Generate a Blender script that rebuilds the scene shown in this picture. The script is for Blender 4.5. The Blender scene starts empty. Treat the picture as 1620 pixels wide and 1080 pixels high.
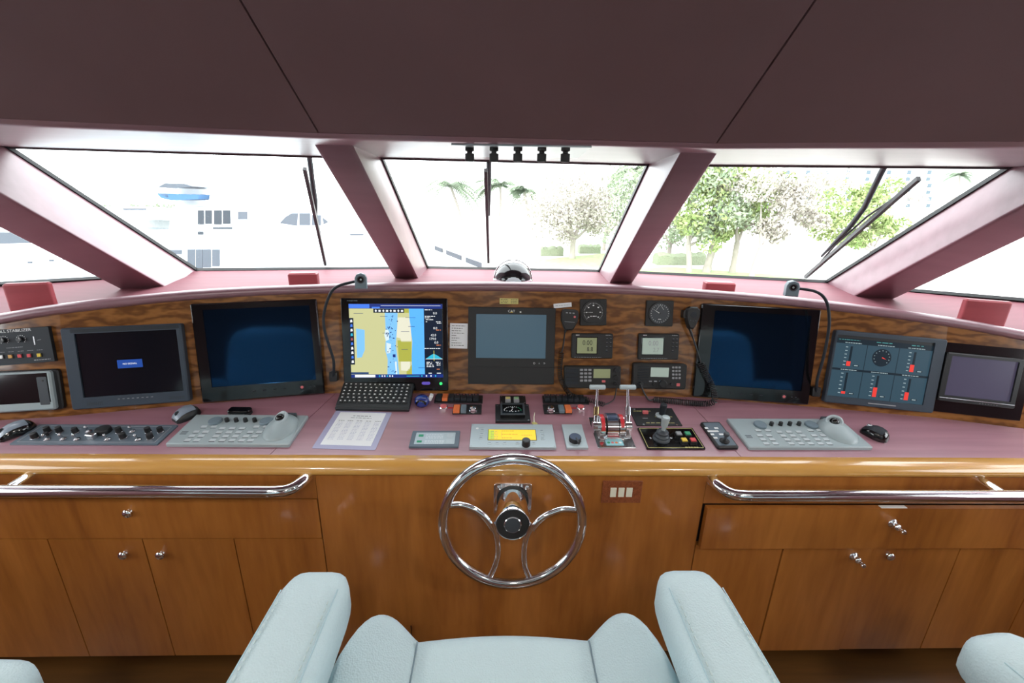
import bpy, math, random
from mathutils import Vector, Matrix

# ---------------------------------------------------------------- camera, sky, lights, exposure
SC = bpy.context.scene
COL = SC.collection
rad = math.radians
PITCH, YAW, ROLL, FPX = rad(17.7), rad(1.9), rad(1.3), 700.0
CAM = Vector((0, 0, 1.7))
fwd = Vector((math.sin(YAW)*math.cos(PITCH), math.cos(YAW)*math.cos(PITCH), -math.sin(PITCH)))
_r = Vector((math.cos(YAW), -math.sin(YAW), 0)); _u = _r.cross(fwd)
rgt = _r*math.cos(ROLL) + _u*math.sin(ROLL)
upv = -_r*math.sin(ROLL) + _u*math.cos(ROLL)
cam = bpy.data.objects.new('camera', bpy.data.cameras.new('camera'))
COL.objects.link(cam)
cam.matrix_world = Matrix(((rgt.x, upv.x, -fwd.x, CAM.x), (rgt.y, upv.y, -fwd.y, CAM.y), (rgt.z, upv.z, -fwd.z, CAM.z), (0, 0, 0, 1)))
cam.data.sensor_width = 36.0
cam.data.lens = 36.0*FPX/1620.0
cam.data.clip_start = 0.02
cam.data.clip_end = 500
SC.camera = cam

w = bpy.data.worlds.new('sky'); SC.world = w; w.use_nodes = True
_bg = w.node_tree.nodes['Background']
_bg.inputs[0].default_value = (0.93, 0.975, 1.0, 1)
_bg.inputs[1].default_value = 5.0

def lamp(name, typ, loc, energy, color=(1, 1, 1), rot=(0, 0, 0), **k):
    d = bpy.data.lights.new(name, typ); d.energy = energy; d.color = color
    for a, b in k.items(): setattr(d, a, b)
    o = bpy.data.objects.new(name, d); o.location = loc; o.rotation_euler = rot
    COL.objects.link(o); return o
# the sun stands high behind the wheelhouse: it lights the trees and the quay, not the helm
lamp('sun', 'SUN', (0, -10, 20), 2.5, (1, .95, .86), (rad(42), 0, rad(-22)), angle=rad(2))
# added fill lights behind the camera (their made-up fixtures are built further down)
FILL_LIGHTS = [(-1.35, -0.35), (0.02, -0.45), (1.4, -0.35), (-1.35, -1.7), (0.02, -1.7), (1.4, -1.7)]
FILL_W = 9.0

SC.view_settings.view_transform = 'Standard'
SC.view_settings.look = 'None'
SC.view_settings.exposure = 0.38
SC.view_settings.gamma = 1.0
SC.view_settings.use_curve_mapping = False
SC.cycles.max_bounces = 8
SC.cycles.diffuse_bounces = 4
SC.cycles.glossy_bounces = 4
SC.cycles.transparent_max_bounces = 12
SC.cycles.sample_clamp_indirect = 6.0
SC.cycles.use_denoising = True

# ---------------------------------------------------------------- reading positions off known surfaces
def ray(x, y): return fwd*FPX + rgt*(x-810) - upv*(y-540)
def onpl(x, y, P, n):
    d = ray(x, y); return CAM + d*((P-CAM).dot(n)/d.dot(n))
def onz(x, y, z): return onpl(x, y, Vector((0, 0, z)), Vector((0, 0, 1)))
def ony(x, y, Y): return onpl(x, y, Vector((0, Y, 0)), Vector((0, 1, 0)))
DT = math.tan(rad(8))
DASH_P = Vector((0, 1.275, 0.90)); DASH_N = Vector((0, -DT, 1)).normalized()
def dash(x, y, h=0.0): return onpl(x, y, DASH_P + DASH_N*h, DASH_N)

# ---------------------------------------------------------------- materials
MATS = {}
def nt(m): return m.node_tree.nodes, m.node_tree.links
def mat(name, col, rough=.5, metal=0., spec=.5, coat=0., coat_r=.05, emis=None, es=1., tint=None, bump=None, sheen=0):
    if name in MATS: return MATS[name]
    m = bpy.data.materials.new(name); m.use_nodes = True
    b = m.node_tree.nodes['Principled BSDF']; I = b.inputs
    I['Base Color'].default_value = (*col, 1); I['Roughness'].default_value = rough; I['Metallic'].default_value = metal
    I['Specular IOR Level'].default_value = spec; I['Coat Weight'].default_value = coat; I['Coat Roughness'].default_value = coat_r
    if tint: I['Specular Tint'].default_value = (*tint, 1)
    if emis: I['Emission Color'].default_value = (*emis, 1); I['Emission Strength'].default_value = es
    if sheen: I['Sheen Weight'].default_value = sheen
    if bump:
        N, L = nt(m); kind, scale, strength, dist = bump
        tc = N.new('ShaderNodeTexCoord')
        t = N.new('ShaderNodeTexVoronoi' if kind == 'v' else 'ShaderNodeTexNoise'); t.inputs['Scale'].default_value = scale
        if kind == 'n': t.inputs['Detail'].default_value = 6
        bp = N.new('ShaderNodeBump'); bp.inputs['Strength'].default_value = strength; bp.inputs['Distance'].default_value = dist
        L.new(tc.outputs['Object'], t.inputs['Vector']); L.new(t.outputs[0], bp.inputs['Height']); L.new(bp.outputs[0], I['Normal'])
    MATS[name] = m; return m
def noise_col(name, c1, c2, scale, vscale=(1, 1, 1), rough=.4, coat=0., coat_r=.05, bump=0., dist=.001, detail=5, distort=0., spec=.5, lo=.3, hi=.7, c3=None, coord='Object', sheen=0):
    m = mat(name, c1, rough, coat=coat, coat_r=coat_r, spec=spec, sheen=sheen); N, L = nt(m); b = N['Principled BSDF']
    tc = N.new('ShaderNodeTexCoord'); mp = N.new('ShaderNodeMapping'); mp.inputs['Scale'].default_value = vscale
    t = N.new('ShaderNodeTexNoise'); t.inputs['Scale'].default_value = scale; t.inputs['Detail'].default_value = detail; t.inputs['Distortion'].default_value = distort
    r = N.new('ShaderNodeValToRGB'); e = r.color_ramp.elements
    e[0].position = lo; e[0].color = (*c1, 1); e[1].position = hi; e[1].color = (*c2, 1)
    if c3: q = e.new((lo+hi)/2); q.color = (*c3, 1)
    L.new(tc.outputs[coord], mp.inputs[0]); L.new(mp.outputs[0], t.inputs['Vector']); L.new(t.outputs['Fac'], r.inputs[0]); L.new(r.outputs[0], b.inputs['Base Color'])
    if bump:
        bp = N.new('ShaderNodeBump'); bp.inputs['Strength'].default_value = bump; bp.inputs['Distance'].default_value = dist
        L.new(t.outputs['Fac'], bp.inputs['Height']); L.new(bp.outputs[0], b.inputs['Normal'])
    return m
def wood(name, cols, vscale, rough=.25, coat=.5, distort=1.2, scale=3.0, fine=.35):
    """varnished veneer: broad figure along one axis with fine grain over it"""
    m = mat(name, cols[0], rough, coat=coat, coat_r=.08); N, L = nt(m); b = N['Principled BSDF']
    tc = N.new('ShaderNodeTexCoord'); mp = N.new('ShaderNodeMapping'); mp.inputs['Scale'].default_value = vscale
    t = N.new('ShaderNodeTexNoise'); t.inputs['Scale'].default_value = scale; t.inputs['Detail'].default_value = 4; t.inputs['Distortion'].default_value = distort
    f = N.new('ShaderNodeTexNoise'); f.inputs['Scale'].default_value = scale*9; f.inputs['Detail'].default_value = 6
    mx = N.new('ShaderNodeMix'); mx.data_type = 'FLOAT'; mx.inputs[0].default_value = fine
    r = N.new('ShaderNodeValToRGB'); e = r.color_ramp.elements
    e[0].position = .28; e[0].color = (*cols[0], 1); e[1].position = .72; e[1].color = (*cols[-1], 1)
    for i, c in enumerate(cols[1:-1]):
        q = e.new(.28+.44*(i+1)/(len(cols)-1)); q.color = (*c, 1)
    L.new(tc.outputs['Object'], mp.inputs[0]); L.new(mp.outputs[0], t.inputs['Vector']); L.new(mp.outputs[0], f.inputs['Vector'])
    L.new(t.outputs['Fac'], mx.inputs[2]); L.new(f.outputs['Fac'], mx.inputs[3]); L.new(mx.outputs[0], r.inputs[0]); L.new(r.outputs[0], b.inputs['Base Color'])
    return m
wood('cherry', [(.215, .066, .012), (.315, .108, .019), (.39, .143, .028), (.46, .18, .038)], (1.6, 1.6, .22), rough=.32, coat=.45)
noise_col('burl_red', (.16, .04, .015), (.30, .09, .035), 60, rough=.3, coat=.5, distort=2)
wood('cherry_edge', [(.50, .24, .05), (.58, .30, .07), (.64, .36, .10)], (.25, 2.5, 2.5), rough=.25, coat=1.0)
wood('cherry_floor', [(.07, .028, .006), (.11, .045, .010), (.15, .06, .014)], (.2, 2, 2), rough=.4, coat=.2)
def burl():
    m = mat('burl', (.2, .08, .02), .22, coat=.6); N, L = nt(m); b = N['Principled BSDF']
    tc = N.new('ShaderNodeTexCoord'); mp = N.new('ShaderNodeMapping'); mp.inputs['Scale'].default_value = (.55, .55, 1.5)
    n1 = N.new('ShaderNodeTexNoise'); n1.inputs['Scale'].default_value = 5; n1.inputs['Detail'].default_value = 3
    wv = N.new('ShaderNodeTexWave'); wv.bands_direction = 'Z'; wv.inputs['Scale'].default_value = 5; wv.inputs['Distortion'].default_value = 11
    wv.inputs['Detail'].default_value = 3; wv.inputs['Detail Scale'].default_value = 2.2; wv.inputs['Detail Roughness'].default_value = .6
    r = N.new('ShaderNodeValToRGB'); e = r.color_ramp.elements
    e[0].position = 0.0; e[0].color = (.05, .019, .006, 1); e[1].position = 1.0; e[1].color = (.34, .15, .04, 1)
    q = e.new(.3); q.color = (.15, .058, .015, 1); q = e.new(.6); q.color = (.245, .10, .026, 1)
    mx = N.new('ShaderNodeMix'); mx.data_type = 'FLOAT'; mx.inputs[0].default_value = .45
    L.new(tc.outputs['Object'], mp.inputs[0]); L.new(mp.outputs[0], n1.inputs['Vector']); L.new(mp.outputs[0], wv.inputs['Vector'])
    L.new(wv.outputs['Fac'], mx.inputs[2]); L.new(n1.outputs['Fac'], mx.inputs[3]); L.new(mx.outputs[0], r.inputs[0]); L.new(r.outputs[0], b.inputs['Base Color'])
burl()
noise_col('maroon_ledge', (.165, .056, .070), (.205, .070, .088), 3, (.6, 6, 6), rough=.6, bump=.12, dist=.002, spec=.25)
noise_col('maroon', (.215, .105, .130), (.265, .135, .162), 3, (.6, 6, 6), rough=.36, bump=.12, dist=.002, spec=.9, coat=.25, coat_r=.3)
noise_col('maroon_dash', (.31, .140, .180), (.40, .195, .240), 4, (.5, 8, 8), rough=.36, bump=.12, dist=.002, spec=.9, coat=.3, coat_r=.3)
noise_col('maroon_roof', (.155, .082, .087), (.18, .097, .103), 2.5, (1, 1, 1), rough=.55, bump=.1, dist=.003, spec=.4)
noise_col('maroon_red', (.34, .055, .07), (.42, .075, .09), 5, (1, 5, 5), rough=.5, bump=.1, dist=.002)
mat('seam', (.012, .006, .008), .8)
mat('leather_chair', (.49, .61, .64), .48, bump=('v', 300, .6, .0014), spec=.45)
mat('leather_side', (.40, .55, .60), .6, bump=('v', 320, .4, .0012), spec=.35)
mat('thread', (.50, .60, .60), .7)
mat('chrome', (.90, .91, .93), .09, 1.0)
mat('steel', (.62, .63, .65), .22, 1.0)
mat('brass', (.55, .40, .20), .2, 1.0)
mat('blk', (.012, .013, .015), .42)
mat('blk_soft', (.016, .017, .018), .6)
mat('blk_gloss', (.004, .004, .005), .12, coat=.4)
mat('char', (.020, .025, .032), .55, spec=.3)
mat('char2', (.045, .055, .066), .45)
mat('bluegrey', (.040, .056, .078), .5, spec=.35)
mat('screen_off', (.004, .006, .010), .10, spec=.6)
mat('screen_radar', (.003, .006, .012), .07, spec=.85, tint=(.08, .38, 1.0))
mat('screen_grey', (.03, .05, .065), .3, emis=(.05, .10, .14), es=.55)
mat('screen_violet', (.05, .045, .075), .25, emis=(.05, .045, .08), es=.5)
mat('silver', (.33, .40, .42), .33)
mat('silver_hi', (.45, .53, .56), .3)
mat('silver_btn', (.52, .58, .60), .5)
mat('panelgrey', (.16, .22, .26), .45)
mat('panelblue', (.11, .15, .19), .45)
mat('alu', (.42, .50, .53), .35, .3)
mat('white', (.80, .82, .82), .45)
mat('white_gloss', (.85, .86, .86), .12)
mat('ivory', (.74, .74, .60), .4)
mat('paper', (.82, .84, .86), .7)
mat('ink', (.02, .02, .02), .8)
mat('ink_grey', (.30, .31, .33), .8)
mat('lamin', (.40, .40, .58), .25)
mat('orange', (.80, .20, .06), .45)
mat('red', (.60, .03, .04), .35)
mat('redsoft', (.70, .16, .17), .4)
mat('green', (.02, .30, .14), .4)
mat('yellow', (.72, .52, .03), .4)
mat('amber', (.55, .28, .05), .4)
mat('labelyellow', (.62, .55, .20), .6)
mat('bluegloss', (.01, .03, .22), .12, coat=.8)
mat('gold', (.55, .50, .18), .5)
mat('lcd_olive', (.20, .22, .12), .3, emis=(.25, .28, .15), es=.3)
mat('lcd_pale', (.30, .36, .32), .3, emis=(.30, .38, .33), es=.35)
mat('lcd_yellow', (.7, .5, .03), .3, emis=(.80, .55, .03), es=.55)
mat('lcd_green', (.4, .5, .05), .3, emis=(.5, .6, .05), es=.5)
def em(name, c, s=1.0): return mat(name, (0, 0, 0), .3, emis=c, es=s, spec=.3)
em('c_land', (.60, .60, .30), .85); em('c_land2', (.43, .44, .07), .85); em('c_sand', (.75, .74, .58), .9)
em('c_sea', (.10, .42, .95), .95); em('c_sea2', (.20, .50, .90), .95); em('c_shoal', (.62, .75, .80), .95); em('c_navy', (.01, .03, .20), .9); em('c_dark', (.005, .012, .03), .9)
em('c_white', (.85, .88, .9), .9); em('c_tab', (.06, .20, .80), .9); em('c_cyan', (.03, .45, .65), .9); em('c_mark', (.01, .05, .20), .7); em('c_green', (.05, .8, .2), 1.0)
em('c_violet', (.12, .08, .45), .8); em('c_orange', (.8, .25, .1), .8)
em('g_back', (.035, .075, .105), .8); em('g_line', (.01, .02, .03), .8); em('g_text', (.35, .45, .48), .8); em('g_red', (.75, .05, .04), .9); em('g_teal', (.08, .3, .3), .8)
em('c_gold', (.8, .7, .1), .9); mat('jog', (.05, .07, .12), .3, .4); mat('cy_tint', (.25, .55, .60), .3); mat('leaf_blue2', (.25, .42, .22), .4); mat('kb', (.018, .022, .024), .38); mat('mousegrey', (.22, .27, .33), .3, coat=.3)
em('nosig', (.02, .08, .38), .7); em('fill_glow', (1, .93, .82), 3.0)
mat('gasket', (.006, .007, .008), .5)
def glass():
    m = bpy.data.materials.new('glass_pane'); m.use_nodes = True; N, L = nt(m)
    N.remove(N['Principled BSDF']); out = N['Material Output']
    t = N.new('ShaderNodeBsdfTransparent'); t.inputs[0].default_value = (.97, .98, .98, 1)
    g = N.new('ShaderNodeBsdfGlossy'); g.inputs['Roughness'].default_value = .03
    lw = N.new('ShaderNodeLayerWeight'); lw.inputs[0].default_value = .5
    pw = N.new('ShaderNodeMath'); pw.operation = 'POWER'; pw.inputs[1].default_value = 5
    fr = N.new('ShaderNodeMath'); fr.operation = 'MULTIPLY_ADD'; fr.inputs[1].default_value = .35; fr.inputs[2].default_value = .015
    L.new(lw.outputs['Facing'], pw.inputs[0]); L.new(pw.outputs[0], fr.inputs[0])
    mx = N.new('ShaderNodeMixShader'); L.new(fr.outputs[0], mx.inputs[0]); L.new(t.outputs[0], mx.inputs[1]); L.new(g.outputs[0], mx.inputs[2]); L.new(mx.outputs[0], out.inputs[0])
    MATS['glass'] = m
glass()
# outdoors
noise_col('concrete', (.62, .61, .58), (.72, .71, .68), 2, rough=.9)
noise_col('lawn', (.20, .34, .12), (.30, .42, .18), 3, rough=.9)
noise_col('water', (.45, .55, .60), (.55, .64, .68), 1.2, (1, 3, 1), rough=.15)
mat('bark', (.31, .28, .25), .9, bump=('n', 12, .4, .02))
noise_col('leaf_green', (.15, .25, .06), (.33, .37, .17), 1.3, rough=.7, detail=2)
noise_col('leaf_blue', (.19, .26, .16), (.33, .37, .26), 1.3, rough=.7, detail=2)
noise_col('leaf_pale', (.28, .265, .22), (.42, .385, .34), 1.3, rough=.7, detail=2)
mat('leaf_palm', (.24, .30, .21), .6)
mat('hull', (.85, .87, .88), .3)
mat('boatglass', (.035, .042, .05), .3, spec=.2)
mat('boatglass_pale', (.075, .085, .10), .3, spec=.2)
mat('canvas', (.035, .10, .20), .8)
mat('bluehull', (.16, .22, .34), .4)
mat('stucco', (.75, .75, .72), .9)
mat('bldwindow', (.10, .13, .15), .4, spec=.2)
mat('hedge', (.22, .26, .17), .9, bump=('n', 9, 1, .1))
# ---------------------------------------------------------------- mesh building
class MB:
    """collects shapes for ONE mesh; M transforms what is added next, mi is the material slot"""
    def __init__(s): s.v = []; s.f = []; s.m = []; s.M = Matrix.Identity(4); s.mats = []
    def mi(s, name):
        if name is None: name = s.mats[0] if s.mats else 'blk'
        if name not in s.mats: s.mats.append(name)
        return s.mats.index(name)
    def add(s, vs, fs, m=None):
        k = len(s.v); s.v += [s.M @ Vector(p) for p in vs]; i = s.mi(m)
        for f in fs: s.f.append([a+k for a in f]); s.m.append(i)
        return s
    def loft(s, rings, m=None, cap0=True, cap1=True, closed=True):
        n = len(rings[0]); vs = [p for r in rings for p in r]; fs = []
        for i in range(len(rings)-1):
            for j in range(n if closed else n-1):
                a = i*n+j; b = i*n+(j+1) % n; fs.append([a, b, b+n, a+n])
        if closed and cap0: fs.append(list(range(n))[::-1])
        if closed and cap1: fs.append([(len(rings)-1)*n+j for j in range(n)])
        return s.add(vs, fs, m)
    def poly(s, pts, z0, z1, m=None, c=0):
        """prism over a 2-d outline"""
        if c:
            cx = sum(p[0] for p in pts)/len(pts); cy = sum(p[1] for p in pts)/len(pts); ext = max(max(abs(p[0]-cx), abs(p[1]-cy)) for p in pts); k = 1-c/ext
            return s.loft([[(x, y, z0) for x, y in pts], [(x, y, z1-c) for x, y in pts], [(cx+(x-cx)*k, cy+(y-cy)*k, z1) for x, y in pts]], m)
        return s.loft([[(x, y, z0) for x, y in pts], [(x, y, z1) for x, y in pts]], m)
    @staticmethod
    def rr(cx, cy, w, h, r, seg=4):
        r = max(1e-5, min(r, w/2-1e-5, h/2-1e-5)); o = []
        for (sx, sy, a0) in ((1, 1, 0), (-1, 1, 90), (-1, -1, 180), (1, -1, 270)):
            for k in range(seg+1):
                a = rad(a0+90*k/seg); o.append((cx+sx*(w/2-r)+r*math.cos(a), cy+sy*(h/2-r)+r*math.sin(a)))
        return o
    def box(s, cx, cy, z0, w, h, t, m=None, r=.001, c=.0006, seg=3):
        """rounded plate: centre cx,cy; from z0 up by t; corner radius r; chamfer c"""
        c = min(c, t*.45, w*.2, h*.2)
        a = s.rr(cx, cy, w, h, r, seg); b = s.rr(cx, cy, w-2*c, h-2*c, max(r-c, .0001), seg)
        return s.loft([[(x, y, z0) for x, y in a], [(x, y, z0+t-c) for x, y in a], [(x, y, z0+t) for x, y in b]], m)
    def frame(s, cx, cy, z0, w, h, t, hw, hh, m=None, r=.002, hx=0, hy=0, c=.001, hr=.0015):
        o = s.rr(cx, cy, w, h, r); o2 = s.rr(cx, cy, w-2*c, h-2*c, max(r-c, .0001)); i2 = s.rr(cx+hx, cy+hy, hw, hh, hr)
        R = [[(x, y, z0) for x, y in o], [(x, y, z0+t-c) for x, y in o], [(x, y, z0+t) for x, y in o2], [(x, y, z0+t) for x, y in i2], [(x, y, z0) for x, y in i2]]
        return s.loft(R+[R[0]], m, False, False)
    def lathe(s, prof, cx=0, cy=0, seg=24, m=None, z=0):
        R = [[(cx+r*math.cos(2*math.pi*k/seg), cy+r*math.sin(2*math.pi*k/seg), z+h) for k in range(seg)] for r, h in prof]
        return s.loft(R, m)
    def cyl(s, cx, cy, z0, r, t, m=None, seg=20, c=.0005):
        return s.lathe([(r, 0), (r, t-c), (max(r-c, 1e-4), t)], cx, cy, seg, m, z0)
    def tube(s, pts, r, seg=10, m=None, closed=False):
        pts = [Vector(p) for p in pts]; n = len(pts); R = []; rs = r if isinstance(r, (list, tuple)) else [r]*n
        pn = None
        for i, p in enumerate(pts):
            a = pts[(i-1) % n] if (closed or i > 0) else p; b = pts[(i+1) % n] if (closed or i < n-1) else p
            t = (b-a).normalized()
            if pn is None:
                pn = t.orthogonal().normalized()
            else:
                pn = (pn - t*pn.dot(t)).normalized()
            bn = t.cross(pn)
            R.append([p + (pn*math.cos(2*math.pi*k/seg) + bn*math.sin(2*math.pi*k/seg))*rs[i] for k in range(seg)])
        if closed:
            # planar closed paths only: the frame returns to itself
            return s.loft(R+[R[0]], m, False, False)
        return s.loft(R, m)
    def ball(s, c, r, seg=14, m=None, sc=(1, 1, 1), lo=-90, hi=90, rings=8):
        P = [(r*math.cos(rad(lo+(hi-lo)*k/rings)), r*math.sin(rad(lo+(hi-lo)*k/rings))) for k in range(rings+1)]
        R = [[(c[0]+max(a, 1e-5)*sc[0]*math.cos(2*math.pi*k/seg), c[1]+max(a, 1e-5)*sc[1]*math.sin(2*math.pi*k/seg), c[2]+b*sc[2]) for k in range(seg)] for a, b in P]
        return s.loft(R, m)
    def hexa(s, b, t, m=None):
        """solid between two quads"""
        return s.loft([b, t], m)
    def slab(s, pts, off, m=None):
        """solid polygon: pts and pts+off"""
        off = Vector(off); return s.loft([[Vector(p) for p in pts], [Vector(p)+off for p in pts]], m)
    def build(s, name, parent=None, mats=None, ang=32, smooth=True):
        me = bpy.data.meshes.new(name); me.from_pydata([tuple(p) for p in s.v], [], s.f); me.validate()
        for k in (s.mats or ['blk']): me.materials.append(MATS[k])
        if len(me.polygons) == len(s.m):
            me.polygons.foreach_set('material_index', s.m)
        import bmesh
        bm = bmesh.new(); bm.from_mesh(me); bmesh.ops.recalc_face_normals(bm, faces=bm.faces); bm.to_mesh(me); bm.free()
        if smooth:
            me.polygons.foreach_set('use_smooth', [True]*len(me.polygons)); me.set_sharp_from_angle(angle=rad(ang))
        o = bpy.data.objects.new(name, me); COL.objects.link(o)
        if parent is not None: o.parent = parent
        return o
def tag(o, label=None, cat=None, group=None, kind=None):
    if label: o['label'] = label
    if cat: o['category'] = cat
    if group: o['group'] = group
    if kind: o['kind'] = kind
    return o
def empty(name, M=None, loc=None, rz=0):
    o = bpy.data.objects.new(name, None); COL.objects.link(o); o.empty_display_size = .05
    if M is not None: o.matrix_world = M
    if loc is not None: o.location = loc; o.rotation_euler = (0, 0, rz)
    return o
def struct(o, label=None): return tag(o, label, kind='structure')
def frameM(o, x, y, z): return Matrix(((x.x, y.x, z.x, o.x), (x.y, y.y, z.y, o.y), (x.z, y.z, z.z, o.z), (0, 0, 0, 1)))
def text(parent, s, x, y, size, m, z=0, align='CENTER', name='lettering', sx=1.0, rot=0):
    c = bpy.data.curves.new(name, 'FONT'); c.body = s; c.size = size; c.align_x = align; c.align_y = 'CENTER'; c.extrude = .00008
    c.materials.append(MATS[m]); t_ = bpy.data.objects.new('tmp', c); me = bpy.data.meshes.new_from_object(t_); bpy.data.objects.remove(t_); me.name = name
    o = bpy.data.objects.new(name, me); COL.objects.link(o); o.parent = parent
    o.location = (x, y, z); o.scale = (sx, 1, 1); o.rotation_euler = (0, 0, rot); return o
def copy_tree(o, parent=None):
    c = o.copy(); COL.objects.link(c); c.parent = parent
    for ch in list(o.children): copy_tree(ch, c)
    return c
def smoothpath(pts, k=6):
    """Catmull-Rom through the points"""
    P = [Vector(p) for p in pts]; P = [P[0]*2-P[1]] + P + [P[-1]*2-P[-2]]; o = []
    for i in range(1, len(P)-2):
        for j in range(k):
            t = j/k; a, b, c, d = P[i-1:i+3]
            o.append(.5*((2*b) + (c-a)*t + (2*a-5*b+4*c-d)*t*t + (3*b-a-3*c+d)*t**3))
    o.append(P[-2]); return o

class Dev:
    """a thing mounted on a surface; local x right, y up the surface, z out of it"""
    def __init__(s, name, label, cat, quad, plane, group=None, up=None):
        s.P, s.n = plane
        q = [onpl(x, y, s.P, s.n) for x, y in quad]          # TL TR BR BL
        c = (q[0]+q[1]+q[2]+q[3])/4
        x = ((q[1]-q[0]).normalized() + (q[2]-q[3]).normalized()).normalized(); x = (x - s.n*x.dot(s.n)).normalized()
        y = s.n.cross(x).normalized()
        s.M = frameM(c, x, y, s.n); s.w = ((q[1]-q[0]).length+(q[2]-q[3]).length)/2; s.h = (abs((q[0]-q[3]).dot(y))+abs((q[1]-q[2]).dot(y)))/2
        s.inv = s.M.inverted(); s.e = empty(name, s.M); tag(s.e, label, cat, group)
    def l(s, x, y, z=0):
        p = s.inv @ onpl(x, y, s.P + s.n*z, s.n); return p.x, p.y
    def part(s, name, mb, parent=None): return mb.build(name, parent or s.e)

# ---------------------------------------------------------------- console face: a run of facets leaning back 11 degrees
LEAN = rad(11)
BPX = [(0, 666), (95, 660), (307, 640.5), (512, 623), (722, 623.5), (884, 624.5), (1090, 629.2), (1294, 645), (1482, 662), (1620, 679)]
LPX = [(0, 510), (95, 494), (302, 472), (506, 462), (720, 458), (886, 459.5), (1094, 469), (1300, 487), (1500, 514), (1620, 536)]
B = [dash(*p) for p in BPX]
B = [B[0] + (B[0]-B[1])*3.7] + B + [B[-1] + (B[-1]-B[-2])*2.5]
B[0].z = B[1].z; B[-1].z = B[-2].z
def outn(a, b):
    u = (b-a).normalized(); nf = Vector((u.y, -u.x, 0)).normalized()
    return u.cross(Vector((0, 0, math.cos(LEAN))) - nf*math.sin(LEAN)).normalized()
FAC = [(B[i], outn(B[i], B[i+1])) for i in range(len(B)-1)]
T = []
for i in range(len(B)):
    n = (FAC[max(i-1, 0)][1] + FAC[min(i, len(FAC)-1)][1]).normalized()
    if 0 < i < len(B)-1: T.append(onpl(*LPX[i-1], B[i], n))
    else: T.append(None)
T[0] = T[1] + (B[0]-B[1]); T[-1] = T[-2] + (B[-1]-B[-2]); T[0].z = T[1].z-.02; T[-1].z = T[-2].z-.02
def facet(i): return FAC[i+1]        # i counts between BPX nodes
def face(i, x, y, off=0.0):
    P, n = facet(i); return onpl(x, y, P+n*off, n)
DASHPL = (DASH_P, DASH_N)
# ---------------------------------------------------------------- the wheelhouse shell
ZS, ZT = 1.32, 1.84                       # window sill and window head
XL, XR = -2.62, 2.74                      # side walls
YB = -2.7
b = MB(); b.box((XL+XR)/2, -.5, -.06, XR-XL+.2, 4.6, .06, 'cherry_floor'); struct(b.build('floor'))

# windscreen corners (inner face of the glass), left to right
WBL = [onz(310, 428, ZS), onz(655, 425, ZS)]; WTL = [onz(8, 232, ZT), onz(545, 248, ZT)]
WBC = [onz(676, 424.5, ZS), onz(948, 430, ZS)]; WTC = [onz(602, 249, ZT), onz(1027, 259.5, ZT)]
WBR = [onz(972, 430.5, ZS), onz(1308, 447, ZS)]; WTR = [onz(1082, 260, ZT), onz(1600, 264.5, ZT)]
WBSL = [onz(0, 450, ZS), onz(170, 440, ZS)]; WBSR = [onz(1435, 460, ZS), onz(1620, 476, ZS)]
def pillar(name, P0, P1, Rg, Ou, label):
    """prism along the glass edge P0(top)->P1(bottom); Rg, Ou = inner ridge and outer inner-edge lines (top,bottom) given by points on them"""
    d = (P1-P0).normalized()
    def at(p, z): return p + d*((z-p.z)/d.z)
    def sec(z):
        p = at(P0, z); r_ = at(Rg, z); o_ = at(Ou, z); q_ = p + (o_-r_)
        e = .016; rr_ = []
        u1 = (p-r_).normalized(); u2 = (o_-r_).normalized(); rr_ = [r_+u1*e, r_+u1*e*.35+u2*e*.12, r_+u2*e*.35+u1*e*.12, r_+u2*e]
        u3 = (r_-o_).normalized(); u4 = (q_-o_).normalized(); oo = [o_+u3*e, o_+u3*e*.35+u4*e*.12, o_+u4*e*.35+u3*e*.12, o_+u4*e]
        return [p] + rr_ + oo + [q_]
    b = MB(); b.loft([sec(ZT+.01), sec(ZS-.09)], 'maroon'); o = b.build(name, ang=50); struct(o, label); return at(P0, ZT), at(Rg, ZT), at(Ou, ZT)
def onheight(px, z): return onz(px[0], px[1], z)
# ridge and outer lines: read at the head (soffit height), direction taken from the glass edge
pillar('pillar_1', WTC[0], WBC[0], onz(559, 230, ZT), onz(496, 229, ZT), 'padded maroon windscreen pillar left of the centre pane')
pillar('pillar_2', WTC[1], WBC[1], onz(1076, 241, ZT), onz(1136, 243, ZT), 'padded maroon windscreen pillar right of the centre pane')
def side_pillar(name, P0, P1, rp, op, label):
    # ridge: same head-to-sill direction; both edges found where their image points meet the plane one pillar depth inside the glass
    d = (P1-P0).normalized()
    def solve(Q, inn, pt, pb):
        n = ray(*pt).cross(ray(*pb)).normalized()          # viewing plane of the edge; slide level from Q until it is met
        k = -((Q-CAM).dot(n))/inn.dot(n); return Q + inn*k
    sg = -1 if P0.x < 0 else 1
    Rg = solve(P0, Vector((-sg*.19, -1, 0)), *rp); Ou = solve(Rg, Vector((sg, -.3, 0)), *op)
    return pillar(name, P0, P1, Rg, Ou, label)
side_pillar('pillar_3', WTL[0], WBL[0], ((0, 303), (291.7, 463.9)), ((0, 352), (241.7, 468)), 'broad padded pillar at the left corner of the windscreen')
side_pillar('pillar_4', WTR[1], WBR[1], ((1620, 324), (1335.6, 474)), ((1620, 373), (1382.8, 481)), 'broad padded pillar at the right corner of the windscreen')

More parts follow.
